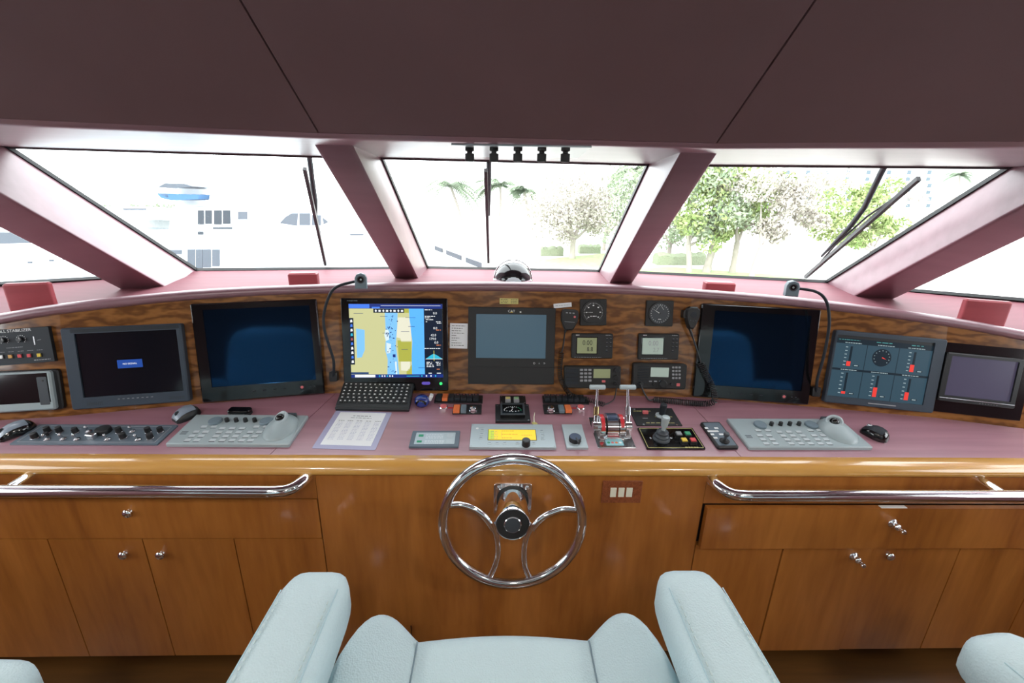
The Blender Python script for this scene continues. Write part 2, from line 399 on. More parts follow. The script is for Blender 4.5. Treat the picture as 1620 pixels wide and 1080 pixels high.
def window(name, bl, br, tl, tr, label):
    root = empty(name); struct(root, label)
    n = (br-bl).cross(tl-bl).normalized()
    if n.y < 0: n = -n
    b = MB(); b.slab([bl, br, tr, tl], n*.006, 'glass'); b.build('pane', root, smooth=False)
    b = MB(); c = (bl+br+tl+tr)/4
    def ring(k, off): return [p + (c-p).normalized()*k + n*off for p in (bl, br, tr, tl)]
    b.loft([ring(-.03, -.004), ring(.010, -.004), ring(.010, .012), ring(-.03, .012), ring(-.03, -.004)], 'gasket', False, False)
    b.build('window_frame', root, smooth=False)
window('window_1', WBL[0], WBL[1], WTL[0], WTL[1], 'left windscreen pane with the moored motor yachts outside')
window('window_2', WBC[0], WBC[1], WTC[0], WTC[1], 'centre windscreen pane with one upright wiper')
window('window_3', WBR[0], WBR[1], WTR[0], WTR[1], 'right windscreen pane with trees and a slanting wiper outside')
# side windows run back from the corner pillars
dL = (WBSL[0]-WBSL[1]).normalized(); dR = (WBSR[1]-WBSR[0]).normalized()
CL = WBSL[1] - dL*.22; CR = WBSR[0] - dR*.22
EL = CL + dL*((XL-CL.x)/dL.x); ER = CR + dR*((XR-CR.x)/dR.x)
rk = (WTL[0]-WBL[0]); rkR = (WTR[1]-WBR[1])
offL = rk + Vector((-.03, 0, 0)); offR = rkR + Vector((.03, 0, 0)); offL.z = offR.z = ZT-ZS
window('window_4', EL, CL, EL+offL, CL+offL*1.0, 'left quarter pane beyond the corner pillar')
window('window_5', CR, ER, CR+offR, ER+offR, 'right quarter pane beyond the corner pillar')
# sill ledge between the console lip and the glass
LIPBACK = [t + Vector((0, .035, -.012)) for t in T]
OUT = [EL+Vector((-.05, 0, 0)), CL] + [WBL[0], WBL[1], WBC[0], WBC[1], WBR[0], WBR[1]] + [CR, ER+Vector((.05, 0, 0))]
def lerp_chain(ch, f):
    L_ = [0]
    for i in range(1, len(ch)): L_.append(L_[-1]+(ch[i]-ch[i-1]).length)
    f *= L_[-1]
    for i in range(1, len(ch)):
        if f <= L_[i]+1e-9: return ch[i-1].lerp(ch[i], (f-L_[i-1])/(L_[i]-L_[i-1]))
    return ch[-1]
def chain_at_x(ch, x):
    for i in range(1, len(ch)):
        if x <= ch[i].x or i == len(ch)-1:
            a, c_ = ch[i-1], ch[i]; return a.lerp(c_, (x-a.x)/(c_.x-a.x))
b = MB(); xs = [XL+.0+(XR-XL)*k/48 for k in range(49)]
r0 = [chain_at_x(LIPBACK, x) for x in xs]; r1 = [chain_at_x(OUT, x) + Vector((0, .02, 0)) for x in xs]
for r_ in (r0, r1): pass
r1 = [Vector((p.x, max(p.y, q.y+.03), min(p.z, ZS))) for p, q in zip(r1, r0)]
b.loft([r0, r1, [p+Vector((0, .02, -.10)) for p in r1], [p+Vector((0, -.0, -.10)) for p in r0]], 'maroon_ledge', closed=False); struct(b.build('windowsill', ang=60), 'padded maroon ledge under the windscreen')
# coaming wall below the ledge (keeps the deck light out)
b = MB()
for i in range(len(OUT)-1):
    a, c_ = OUT[i], OUT[i+1]
    b.slab([a+Vector((0, .03, -1.5)), c_+Vector((0, .03, -1.5)), c_+Vector((0, .03, -.01)), a+Vector((0, .03, -.01))], (0, .05, 0), 'white')
struct(b.build('wall_front', smooth=False))

# head soffit, ceiling panels
E0, E1, E2, E3 = onz(0, 197, ZT), onz(507, 219, ZT), onz(1130, 235, ZT), onz(1620, 233, ZT)
EL0 = E1 + (E0-E1)*((XL-.1-E1.x)/(E0.x-E1.x)); ER0 = E2 + (E3-E2)*((XR+.1-E2.x)/(E3.x-E2.x))
HEAD = [Vector((XL-.45, EL.y+offL.y-.05, ZT)), EL+offL, CL+offL, WTL[0], WTL[1], WTC[0], WTC[1], WTR[0], WTR[1], CR+offR, ER+offR, Vector((XR+.45, ER.y+offR.y-.05, ZT))]
INN = [EL0, E1, E2, ER0]
b = MB(); xs = sorted(set([XL-.1+(XR-XL+.2)*k/60 for k in range(61)]+[E1.x, E2.x]))
r0 = [chain_at_x(INN, x) for x in xs]; r1 = [chain_at_x(HEAD, x) for x in xs]
r1 = [Vector((q.x, max(p.y, q.y+.02), ZT)) for p, q in zip(r1, r0)]
up_ = Vector((0, 0, 1))
SL = math.tan(rad(33))
def rollpts(p, q):
    # rounded front edge between the soffit and the sloping ceiling
    out = [q, p + Vector((0, .03, 0)), p + Vector((0, .012, .0008)), p + Vector((0, .004, .003)), p + Vector((0, -.002, .007)), p+Vector((0, -.008, .0115))]
    return out
rows = list(zip(*[rollpts(p, q) for p, q in zip(r0, r1)]))
rows.append([p+Vector((0, .10, .12)) for p in r0]); rows.append([p+Vector((0, .06, .12)) for p in r1])
b.loft([list(r_) for r_ in rows], 'maroon', closed=False); struct(b.build('trim_1', ang=75), 'rounded padded header over the windscreen')
# sloping ceiling
e1 = E1+Vector((0, -.008, .0115)); e2 = E2+Vector((0, -.008, .0115)); e0 = EL0+Vector((0, -.008, .0115)); e3 = ER0+Vector((0, -.008, .0115))
nC = (e2-e1).cross(Vector((0, -1, SL))).normalized()
s1 = onpl(380, 0, e1, nC); s2 = onpl(1290, 0, e1, nC)
def ext(a, c_, z): return a + (c_-a)*((z-a.z)/(c_.z-a.z))
ZC = 2.26
t1, t2 = ext(e1, s1, ZC), ext(e2, s2, ZC)
t0 = e0 + (t1-e1); t3 = e3 + (t2-e2)

up1 = Vector((0, .04, .06))
def panel(name, pts):
    b = MB(); c = sum(pts, Vector())/len(pts)
    q = [p + (c-p).normalized()*.0025 for p in pts]
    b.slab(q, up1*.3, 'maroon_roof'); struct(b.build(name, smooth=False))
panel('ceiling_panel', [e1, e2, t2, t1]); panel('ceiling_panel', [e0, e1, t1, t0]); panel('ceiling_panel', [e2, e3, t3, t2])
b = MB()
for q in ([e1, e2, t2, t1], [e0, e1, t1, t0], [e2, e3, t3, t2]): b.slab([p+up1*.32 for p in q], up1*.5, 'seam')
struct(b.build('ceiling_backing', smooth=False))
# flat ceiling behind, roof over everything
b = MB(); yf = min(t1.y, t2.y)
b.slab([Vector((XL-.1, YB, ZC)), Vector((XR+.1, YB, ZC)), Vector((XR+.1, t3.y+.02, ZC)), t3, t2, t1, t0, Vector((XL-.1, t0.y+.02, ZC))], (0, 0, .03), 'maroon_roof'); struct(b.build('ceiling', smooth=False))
b = MB(); roof = [Vector((XL-.3, YB-.2, ZC+.12)), Vector((XR+.3, YB-.2, ZC+.12)), Vector((XR+.3, 1.1, ZC+.12)), Vector((1.7, 1.5, ZC-.10)), Vector((.02, 1.72, ZC-.10)), Vector((-1.7, 1.6, ZC-.10)), Vector((XL-.3, 1.1, ZC+.12))]
b.slab(roof, (0, 0, .06), 'white_gloss'); struct(b.build('roof', smooth=False))
b = MB()
hp = [h+Vector((0, .01, .0)) for h in HEAD]
b.loft([[p+Vector((0, 0, .004)) for p in hp], [p+Vector((0, .03, .004)) for p in hp], [Vector((p.x, p.y-.10, ZC+.05)) for p in hp], [Vector((p.x, p.y-.16, ZC+.05)) for p in hp]], 'white_gloss', closed=False); struct(b.build('trim_2', ang=60))
# cabin sides with a long window each, and the after wall
def side_wall(name, wn, x, t, yf):
    b = MB(); y0, y1, z0, z1 = -.1, yf-.22, 1.12, 1.95
    def bx(ya, yb, za, zb): b.slab([Vector((x, ya, za)), Vector((x, yb, za)), Vector((x, yb, zb)), Vector((x, ya, zb))], (t, 0, 0), 'maroon')
    bx(YB, yf+.12, -.05, z0); bx(YB, yf+.12, z1, ZC+.1); bx(YB, y0, z0, z1); bx(y1, yf+.12, z0, z1)
    struct(b.build(name, smooth=False))
    root = empty(wn); struct(root)
    for ya, yb in ((y0, y1),):
        b = MB(); b.slab([Vector((x+t*.5, ya, z0)), Vector((x+t*.5, yb, z0)), Vector((x+t*.5, yb, z1)), Vector((x+t*.5, ya, z1))], (.006, 0, 0), 'glass'); b.build('pane', root, smooth=False)
side_wall('wall_left', 'window_6', XL, -.07, EL.y); side_wall('wall_right', 'window_7', XR, .07, ER.y)
b = MB(); b.box((XL+XR)/2, YB-.04, -.05, XR-XL+.14, .08, ZC+.15, 'maroon_roof'); struct(b.build('wall_back', smooth=False))

# ---------------------------------------------------------------- helm console
con = empty('helm_console', loc=(0, 1.3, 0)); tag(con, 'long curved helm console with maroon dash top and burled wood face', 'console')
def cpart(name, b, ang=32):
    o = b.build(name, None, ang=ang); o.parent = con; o.matrix_parent_inverse = Matrix.Translation((0, -1.3, 0)); return o
b = MB()
for i in range(len(B)-1):
    a, c_, d_, e_ = B[i], B[i+1], T[i+1], T[i]; n = FAC[i][1]*-.02
    b.loft([[a+Vector((0, 0, -.03)), c_+Vector((0, 0, -.03)), d_, e_], [a+n+Vector((0, 0, -.03)), c_+n+Vector((0, 0, -.03)), d_+n, e_+n]], 'burl')
    # two-millimetre lipping along the foot of the veneer
cpart('instrument_fascia', b)
# padded lip: a rounded bead swept along the top
b = MB(); prof = [(-.002, -.006), (-.014, .0), (-.019, .010), (-.015, .021), (-.004, .028), (.012, .029), (.03, .024), (.042, .012), (.042, -.012), (.01, -.012)]
TT = smoothpath(T[1:-1], 5); TT = [T[0]] + TT + [T[-1]]
R = []
for i, p in enumerate(TT):
    a = TT[max(i-1, 0)]; c_ = TT[min(i+1, len(TT)-1)]; u = (c_-a); u.z = 0; u.normalize(); f = Vector((-u.y, u.x, 0))
    R.append([p + f*y + Vector((0, 0, z)) for y, z in prof])
b.loft(R, 'maroon'); cpart('padded_lip', b, 60)
# dash top (leather) with two seams, from the front edge to the foot of the face
YF = 1.272
def dz(y): return .90 + (y-1.275)*DT
b = MB(); cuts = [(dash(430, 716), dash(530, 625)), (dash(1172, 722), dash(1085, 632))]
lx0, lx1 = XL, XR
edge = [Vector((lx0, YF, dz(YF))), None, None, Vector((lx1, YF, dz(YF)))]
back = [Vector((p.x, p.y+.015, 0)) for p in B]
for p in back: p.z = dz(p.y)
def dash_piece(x0f, x0b, x1f, x1b):
    mid = [p for p in back if x0b+.004 < p.x < x1b-.004]
    A = chain_at_x(back, x0b+.0012); Z = chain_at_x(back, x1b-.0012)
    pts = [Vector((x0f+.0012, YF, dz(YF))), Vector((x1f-.0012, YF, dz(YF))), Z] + mid[::-1] + [A]
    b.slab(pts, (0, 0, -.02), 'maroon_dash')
c0, c1 = cuts
def fx(c, y): a, d_ = c; return a.x + (d_.x-a.x)*(y-a.y)/(d_.y-a.y)
dash_piece(lx0, back[0].x if back[0].x > lx0 else lx0, fx(c0, YF), c0[1].x)
dash_piece(fx(c0, YF), c0[1].x, fx(c1, YF), c1[1].x)
dash_piece(fx(c1, YF), c1[1].x, lx1, back[-1].x if back[-1].x < lx1 else lx1)
cpart('dash_top', b)
b = MB(); b.slab([Vector((lx0, YF+.01, dz(YF)-.0205)), Vector((lx1, YF+.01, dz(YF)-.0205)), Vector((lx1, 1.66, dz(1.66)-.0205)), Vector((lx0, 1.66, dz(1.66)-.0205))], (0, 0, -.01), 'seam'); cpart('dash_underlay', b)
# varnished bullnose
b = MB(); pr = [(YF, -.004), (YF, -.0005), (1.262, .0005), (1.245, -.001), (1.230, -.006), (1.219, -.014), (1.213, -.025), (1.214, -.034), (1.219, -.041), (1.228, -.046), (1.275, -.046)]
b.loft([[(x, y, .90+z) for y, z in pr] for x in (lx0, lx1)], 'cherry_edge'); cpart('bullnose_edge', b, 60)

# ---------------------------------------------------------------- cabinets under the dash
YC = 1.226; ZB = .085; ZTOP = .854
def cx_(px, py): return ony(px, py, YC).x
def cz_(px, py): return ony(px, py, YC).z
def board(b, x0, x1, z0, z1, y=YC, t=.02, m='cherry', r=.0015):
    """upright board: front face at y"""
    M0 = b.M; b.M = Matrix.Translation((0, y, 0)) @ Matrix.Rotation(rad(90), 4, 'X')
    b.box((x0+x1)/2, (z0+z1)/2, 0, x1-x0, z1-z0, 0, m) if False else b.poly([(x0, z0), (x1, z0), (x1, z1), (x0, z1)], -t, 0, m, c=0)
    b.M = M0
def knob(parent, x, z, y, long=False):
    b = MB(); b.M = Matrix.Translation((x, y, z)) @ Matrix.Rotation(rad(90), 4, 'X')
    if not long:
        b.lathe([(.0085, 0), (.0085, .003), (.0065, .006), (.0075, .009), (.0135, .012), (.0145, .015), (.012, .019), (.006, .0215), (.001, .022)], seg=22, m='chrome')
    if long:
        b.lathe([(.0165, 0), (.0165, .003), (.013, .006), (.008, .009), (.0065, .013)], seg=20, m='chrome')
        b.lathe([(.005, .012), (.0105, .015), (.012, .020), (.0105, .025), (.005, .028)], seg=20, m='chrome')
        b.lathe([(.004, .026), (.004, .036), (.008, .038), (.0095, .043), (.007, .048), (.001, .049)], seg=18, m='chrome')
    return b.build('knob', parent, ang=50)
def cabinet(label, x0, x1, zsplit, drawer, doors, knobs_, dropen=0.):
    root = empty('helm_cabinet', loc=(0, 0, 0)); tag(root, label, 'cabinet')
    b = MB(); board(b, x0, x1, ZB, ZTOP+.02, YC+.021, .012, 'seam'); board(b, x0, x1, ZB-.085, ZB, YC+.07, .02, 'seam')
    b.slab([Vector((x0, YC+.03, ZB)), Vector((x1, YC+.03, ZB)), Vector((x1, 1.55, ZB)), Vector((x0, 1.55, ZB))], (0, 0, .02), 'cherry')
    b.build('carcass', root, smooth=False)
    g = .0018
    b = MB(); board(b, x0, x1, drawer[3]+g, ZTOP+.01, YC); b.build('apron', root, smooth=False)
    b = MB(); board(b, drawer[0]+g, drawer[1]-g, drawer[2]+g, drawer[3]-g, YC-dropen, .02)
    dr = b.build('drawer', root, smooth=False)
    if dropen:
        b = MB(); b.slab([Vector((drawer[0]+.03, YC-dropen+.02, drawer[2]+.02)), Vector((drawer[1]-.03, YC-dropen+.02, drawer[2]+.02)), Vector((drawer[1]-.03, YC+.02, drawer[2]+.02)), Vector((drawer[0]+.03, YC+.02, drawer[2]+.02))], (0, 0, .10), 'cherry'); b.build('drawer_box', dr, smooth=False)
    knob(dr, *knobs_[0][:2], YC-dropen, knobs_[0][2])
    for i, (a, c_) in enumerate(doors):
        b = MB(); board(b, a+g, c_-g, ZB, drawer[2]-g, YC-(.003 if (dropen and i == 1) else 0)); do = b.build('door', root, smooth=False)
        for (kx, kz, lg) in knobs_[1:]:
            if a < kx < c_: knob(do, kx, kz, YC-(.003 if (dropen and i == 1) else 0), lg)
    return root
zL0, zL1 = cz_(250, 852), cz_(250, 788.5)
xL = cx_(504, 820)
dl = [XL, XL+.45, cx_(75, 853), cx_(225, 853), cx_(370, 853), cx_(511, 853)]
cabinet('left cabinet under the dash with a wide drawer over four doors', XL, cx_(511, 853), zL0, (XL+.3, cx_(502, 790), zL0, zL1), list(zip(dl[:-1], dl[1:])),
        [(cx_(206, 808), cz_(206, 808), False), (cx_(199, 874), cz_(199, 874), False), (cx_(257.5, 874), cz_(257.5, 874), False)])
zR0, zR1 = cz_(1350, 861), cz_(1350, 797)
drr = [cx_(1101, 858), cx_(1240, 862), cx_(1382, 862), cx_(1521, 864), cx_(1660, 864), XR]
cabinet('right cabinet under the dash with its drawer slightly pulled out', cx_(1101, 858), XR, zR0, (cx_(1110, 800)+.008, XR-.2, zR0, zR1), list(zip(drr[:-1], drr[1:])),
        [(cx_(1404, 822)-.003, cz_(1404, 820), True), (cx_(1349, 879), cz_(1349, 878), True), (cx_(1404, 876), cz_(1404, 876), False)], .022)
root = empty('helm_cabinet', loc=(0, 0, 0)); tag(root, 'plain centre cabinet panel behind the steering wheel', 'cabinet')
xa, xb = cx_(511, 853)+.0015, cx_(1101, 858)-.0015
b = MB(); board(b, xa, xb, ZB-.085, ZB, YC+.07, .02, 'seam'); board(b, xa, xb, ZB, ZTOP+.02, YC+.021, .012, 'seam'); b.build('carcass', root, smooth=False)
kx0, kx1, kz = cx_(650, 988), cx_(975, 988), cz_(810, 988)
b = MB(); g = .002
board(b, xa, xb, kz, ZTOP+.01); board(b, xa, kx0-g, ZB, kz); board(b, kx1+g, xb, ZB, kz); b.build('front_panel', root, smooth=False)
b = MB(); board(b, kx0, kx1, ZB, kz-g-.001, YC+.006, .015); b.build('kick_panel', root, smooth=False)

# handrails
def rail(label, pts, m2):
    root = empty('handrail', loc=(0, 0, 0)); tag(root, label, 'handrail', 'grab rails on the cabinet front')
    b = MB(); b.tube(smoothpath(pts, 7), .0185, 18, 'chrome'); b.build('rail_bar', root, ang=60)
    b = MB(); b.tube(m2, .0165, 16, 'chrome'); b.build('bracket', root, ang=60)
YR = YC-.075
zr = ony(250, 777, YR).z; p0 = ony(489, 757, YC)
xe = p0.x
rail('left chrome grab rail over the wide drawer', [Vector((xe, YC+.005, zr+.006)), Vector((xe-.006, YC-.03, zr+.005)), Vector((xe-.03, YR+.012, zr)), Vector((xe-.075, YR, zr)), Vector((xe-.2, YR, zr)), Vector((-1.6, YR, zr)), Vector((-2.2, YR, zr))],
     [Vector((cx_(52, 754), YC+.005, zr+.004)), Vector((cx_(52, 754), YR, zr))])
zr2 = ony(1400, 784, YR).z; xe = ony(1126, 757, YC).x
rail('right chrome grab rail over the open drawer', [Vector((xe, YC+.005, zr2+.006)), Vector((xe+.006, YC-.03, zr2+.005)), Vector((xe+.03, YR+.012, zr2)), Vector((xe+.075, YR, zr2)), Vector((xe+.2, YR, zr2)), Vector((1.8, YR, zr2)), Vector((2.4, YR, zr2))],
     [Vector((cx_(1552, 757), YC+.005, zr2+.004)), Vector((cx_(1552, 757), YR, zr2))])
# small label on the top edge of the open drawer
b = MB(); p = onz(1384, 794, zR1+.0005); q = onz(1426, 795, zR1+.0005)
b.box((p.x+q.x)/2, YC-.012, zR1-.002, q.x-p.x, .014, .0012, 'white'); tag(b.build('drawer_label', smooth=False), 'small white label strip on the top edge of the open right drawer', 'label')

# switch plate
sp = Dev('switch_plate', 'reddish burl plate with three ivory rocker switches', 'switch', [(953, 760), (1016, 760), (1013, 794), (951, 794)], (Vector((0, YC, 0)), Vector((0, -1, 0))))
b = MB(); b.box(0, 0, 0, sp.w, sp.h, .004, 'burl_red', r=.002); 
sp.part('plate', b)
for k in range(3):
    x0, _ = sp.l(965+k*12.6, 777); b = MB(); b.box(x0+.0095, .0005, .004, .0195, .034, .0035, 'ivory', r=.001); sp.part('rocker', b)

# steering wheel
wroot = empty('steering_wheel'); tag(wroot, 'polished stainless steering wheel with four curved spokes', 'steering wheel')
YW = 1.085; wc = ony(811, 827, YW)
def fitR():
    best = None
    for tl in range(-6, 31, 2):
        for k in range(30):
            R_ = .16+.002*k; c, s = math.cos(rad(tl)), math.sin(rad(tl)); xs = []; ys = []
            for j in range(48):
                a = 2*math.pi*j/48; p = wc + Vector((math.cos(a)*R_, math.sin(a)*R_*s, math.sin(a)*R_*c)) - CAM
                xs.append(810+FPX*p.dot(rgt)/p.dot(fwd)); ys.append(540-FPX*p.dot(upv)/p.dot(fwd))
            e = abs(max(xs)-min(xs)-221)+abs(min(ys)-731.5)+abs(max(ys)-922.5)
            if best is None or e < best[0]: best = (e, tl, R_)
    return best
_e, TL_, RW = fitR(); 
wroot.matrix_world = Matrix.Translation(wc) @ Matrix.Rotation(rad(90-TL_), 4, 'X')
# local: x right, y up the wheel plane, z toward the viewer
b = MB(); b.tube([(RW*math.cos(2*math.pi*k/72), RW*math.sin(2*math.pi*k/72), 0) for k in range(72)], 0.0158, 18, 'chrome', closed=True); b.build('rim', wroot, ang=60)
def wl(x, y):
    p = onpl(x, y, wc, wroot.matrix_world.to_3x3() @ Vector((0, 0, 1))); q = wroot.matrix_world.inverted() @ p; return Vector((q.x, q.y, 0))
for pts in ([(705, 801), (727, 799), (750, 806), (768, 820), (780, 838)], [(778, 826), (786, 850), (788, 872), (783, 895), (772, 919)],
            [(919, 808), (893, 806), (870, 813), (853, 824), (842, 838)], [(844, 828), (833, 850), (829, 872), (831, 897), (840, 920)]):
    b = MB(); P = smoothpath([wl(*p) for p in pts], 5); b.tube([p+Vector((0, 0, -.004)) for p in P], .0096, 12, 'chrome'); b.build('spoke', wroot, ang=60)
b = MB(); b.lathe([(.030, -.03), (.046, -.03), (.050, -.012), (.050, .006), (.0475, .010), (.0465, .0085), (.0255, .0085)], seg=40, m='blk_soft'); b.lathe([(.0265, .006), (.0265, .0105), (.0245, .0125), (.0235, .011)], seg=36, m='chrome'); b.lathe([(.0228, .008), (.0228, .0122), (.001, .0126)], seg=30, m='char2'); b.build('hub_cap', wroot, ang=40)
b = MB(); b.lathe([(.0505, -.034), (.0515, -.010), (.0512, .007), (.0500, .009), (.0485, .008)], seg=40, m='chrome'); b.build('hub_ring', wroot, ang=40)
hc = empty('helm_unit', loc=(0, 0, 0)); tag(hc, 'chrome steering column on a square plate behind the wheel', 'steering column')
pc = ony(811, 789, YC); hub_back = wroot.matrix_world @ Vector((0, 0, -.03))
b = MB(); b.M = Matrix.Translation((pc.x, YC, pc.z)) @ Matrix.Rotation(rad(90), 4, 'X'); b.box(0, 0, 0, .124, .124, .005, 'chrome', r=.010); b.build('mounting_plate', hc)
for sx in (-1, 1):
    for sz in (-1, 1):
        b = MB(); b.M = Matrix.Translation((pc.x+sx*.046, YC-.005, pc.z+sz*.046)) @ Matrix.Rotation(rad(90), 4, 'X'); b.lathe([(.008, 0), (.0075, .003), (.004, .0048), (.001, .005)], seg=14, m='chrome'); b.build('bolt', hc, ang=50)
b = MB(); A0 = Vector((pc.x, YC-.004, pc.z)); ax = (hub_back-A0)
b.tube([A0+ax*k for k in (0, .12)], .052, 36, 'blk_soft'); b.build('shadow_gap_ring', hc, ang=50).name = 'shadow_ring'  # black ring stands in for the dark shadow gap round the column foot
b = MB(); b.tube([A0+ax*k for k in (.1, .3, .6, 1.02)], [.047, .0475, .0485, .0495], 40, 'chrome'); b.build('column', hc, ang=50)
# ---------------------------------------------------------------- instruments on the console face
def bars(b, D, px, x0, x1, y, hh, m, z, n=6, seed=0, wmin=.4):
    """illegible small print: a broken line of short bars between two local x at local y"""
    rnd = random.Random(seed); x = x0
    while x < x1:
        w_ = (x1-x0)/n*rnd.uniform(wmin, .95); w_ = min(w_, x1-x)
        if w_ > hh*.4: b.box(x+w_/2, y, z, w_, hh, .0002, m, r=.0001, c=0)
        x += w_ + (x1-x0)/n*rnd.uniform(.12, .3)
def q4(b, D, pts, z, m, t=.0003):
    """flat shape from image points on the device's surface"""
    b.poly([D.l(x, y, z) for x, y in pts], z, z+t, m)

# ---- two big radar monitors
def radar(label, quad, fi, scr, knobp):
    D = Dev('radar_monitor', label, 'monitor', quad, facet(fi), 'big black radar monitors')
    sc = [D.l(*p, .016) for p in scr]; sx = (sc[0][0]+sc[3][0])/2; ex = (sc[1][0]+sc[2][0])/2; sy = (sc[0][1]+sc[1][1])/2; ey = (sc[2][1]+sc[3][1])/2
    hw, hh = ex-sx, sy-ey; hx, hy = (sx+ex)/2, (sy+ey)/2
    b = MB(); b.frame(0, 0, -.001, D.w, D.h, .019, hw, hh, 'blk_gloss', r=.006, hx=hx, hy=hy, c=.004); D.part('bezel', b)
    b = MB(); b.box(hx, hy, .0, hw+.001, hh+.001, .0150, 'screen_radar', r=.002, c=.0002); D.part('screen', b)
    x, y = D.l(*knobp, .018)
    b = MB(); b.cyl(x, y, .018, .010, .002, 'char', 24); b.cyl(x, y, .020, .0055, .001, 'redsoft', 20); D.part('power_button', b)
    for k in range(4):
        b = MB(); b.box(x-.17+.036*k if fi == 2 else x-.20+.038*k, y-.001, .018, .012, .004, .0012, 'char', r=.001); D.part('button', b)
    b = MB(); b.box(x+.03, y, .018, .006, .0025, .0006, 'char2', r=.001); b.box(x+.045, y, .018, .006, .0025, .0006, 'char2', r=.001); D.part('indicator', b)
    return D
radar('large black radar monitor left of the chart display, screen dark', [(304, 480), (500, 473), (517, 620), (323, 636)], 2, [(321, 490), (490, 483), (500, 600), (335, 613)], (478, 612))
radar('large black radar monitor right of the corded handset, screen dark', [(1109, 481), (1296, 488), (1275, 640), (1093, 624)], 6, [(1127, 491), (1283, 499), (1268, 621), (1123, 606)], (1240, 627))

# ---- chart display
D = Dev('chart_display', 'black touchscreen display showing a coloured sea chart', 'monitor', [(541, 471.5), (709, 471.5), (709, 617), (545.5, 617)], facet(3))
S_ = [(552, 480.5), (700.5, 480.5), (700.5, 597), (555.5, 597)]
sc = [D.l(*p, .012) for p in S_]; x0 = (sc[0][0]+sc[3][0])/2; x1 = (sc[1][0]+sc[2][0])/2; y1 = (sc[0][1]+sc[1][1])/2; y0 = (sc[2][1]+sc[3][1])/2
b = MB(); b.box(0, 0, -.001, D.w, D.h, .013, 'blk_gloss', r=.004, c=.002); D.part('housing', b)
W_, H_ = x1-x0, y1-y0
def F(u, v): return (x0+u*W_, y0+v*H_)
def FP(b, pts, z, m): b.poly([F(u, 1-v) for u, v in pts], z, z+.0002, m)
def FR(b, u0, v0, u1, v1, z, m): FP(b, [(u0, v1), (u1, v1), (u1, v0), (u0, v0)], z, m)
b = MB(); z = .0121
FR(b, 0, 0, 1, 1, z, 'c_land'); z += .0003
FP(b, [(.07, .33), (.16, .35), (.155, .62), (.12, .72), (.07, .73)], z, 'c_sea2')
FP(b, [(.38, .06), (.52, .06), (.51, .3), (.49, .55), (.51, .8), (.52, .99), (.39, .99), (.40, .75), (.375, .62), (.39, .42), (.385, .3)], z, 'c_sea2')
FP(b, [(.385, .33), (.42, .36), (.42, .48), (.385, .5), (.37, .42)], z+.0001, 'c_shoal'); FP(b, [(.39, .52), (.44, .54), (.43, .66), (.39, .67)], z+.0001, 'c_shoal')
FP(b, [(.64, .06), (.80, .06), (.80, .99), (.66, .99), (.66, .7), (.67, .5), (.65, .3)], z, 'c_sea')
FP(b, [(.52, .06), (.64, .06), (.64, .12), (.52, .12)], z, 'c_land2'); FP(b, [(.52, .18), (.50, .45), (.54, .46), (.55, .5), (.66, .5), (.66, .3), (.64, .18)], z, 'c_sand')
FP(b, [(.51, .49), (.54, .49), (.55, .51), (.66, .51), (.66, .78), (.52, .78)], z, 'c_land2'); FP(b, [(.54, .78), (.64, .78), (.64, .88), (.62, .91), (.54, .9)], z, 'c_sand'); FP(b, [(.6, .92), (.66, .82), (.66, .99), (.6, .99)], z, 'c_land2')
FP(b, [(.475, .78), (.495, .78), (.50, .99), (.485, .99)], z+.0001, 'c_shoal')
rnd = random.Random(4)
for k in range(46):
    u = rnd.gauss(.445, .03); v = rnd.uniform(.12, .95); s_ = rnd.uniform(.004, .011)
    if .39 < u < .51: FR(b, u, v, u+s_*rnd.uniform(.5, 1.6), v+s_*1.3, z+.0002, 'c_mark')
for k in range(14):
    u = rnd.gauss(.41, .012); v = rnd.uniform(.3, .46); FR(b, u, v, u+.01, v+.014, z+.0002, 'c_mark')
FR(b, .455, .68, .485, .72, z+.0003, 'c_navy')
for k in range(20):
    u = rnd.uniform(.68, .79); v = rnd.uniform(.1, .95); FR(b, u, v, u+.006, v+.004, z+.0002, 'c_tab')
for (u, v, l_) in ((.05, .125, .10), (.33, .165, .08), (.60, .18, .11), (.63, .30, .07), (.35, .39, .08), (.55, .37, .09), (.55, .61, .07), (.73, .865, .09)): FR(b, u, v, u+l_, v+.005, z+.0002, 'c_mark')
z += .0004
FR(b, 0, 0, 1, .063, z, 'c_navy'); FR(b, 0, .005, .22, .058, z+.0001, 'c_tab'); FR(b, .245, .04, .33, .062, z+.0001, 'c_tab'); FR(b, .34, .022, .98, .026, z+.0001, 'c_white')
FR(b, .26, .065, .59, .12, z, 'c_dark'); FR(b, .0, .19, .045, .82, z, 'c_dark'); FR(b, .0, .955, 1, 1, z, 'c_navy'); FR(b, .0, .925, .19, .95, z, 'c_mark'); FR(b, .04, .962, .26, .995, z+.0001, 'c_white')
FR(b, .80, .063, 1, .955, z, 'c_dark')
for k in range(8):
    u = .275+k*.04; FP(b, [(u, .105), (u+.024, .105), (u+.024, .08), (u, .08)] if k % 2 else [(u+.012, .112), (u+.024, .092), (u+.012, .073), (u, .092)], z+.0001, 'c_white')
for k in range(10):
    v = .205+k*.061; FP(b, [(.010, v+.045), (.035, v+.04), (.03, v+.006), (.012, v+.01)], z+.0001, ['c_white', 'c_tab', 'c_white', 'c_cyan', 'redsoft', 'c_tab', 'c_white', 'c_white', 'c_tab', 'c_white'][k])
for k in range(10):
    u = .30+k*.028 if k < 6 else .76+(k-6)*.05; FR(b, u, .968, u+.013, .99, z+.0001, 'c_white' if k % 3 else 'c_cyan')
FR(b, .6, .975, .74, .985, z+.0001, 'c_cyan')
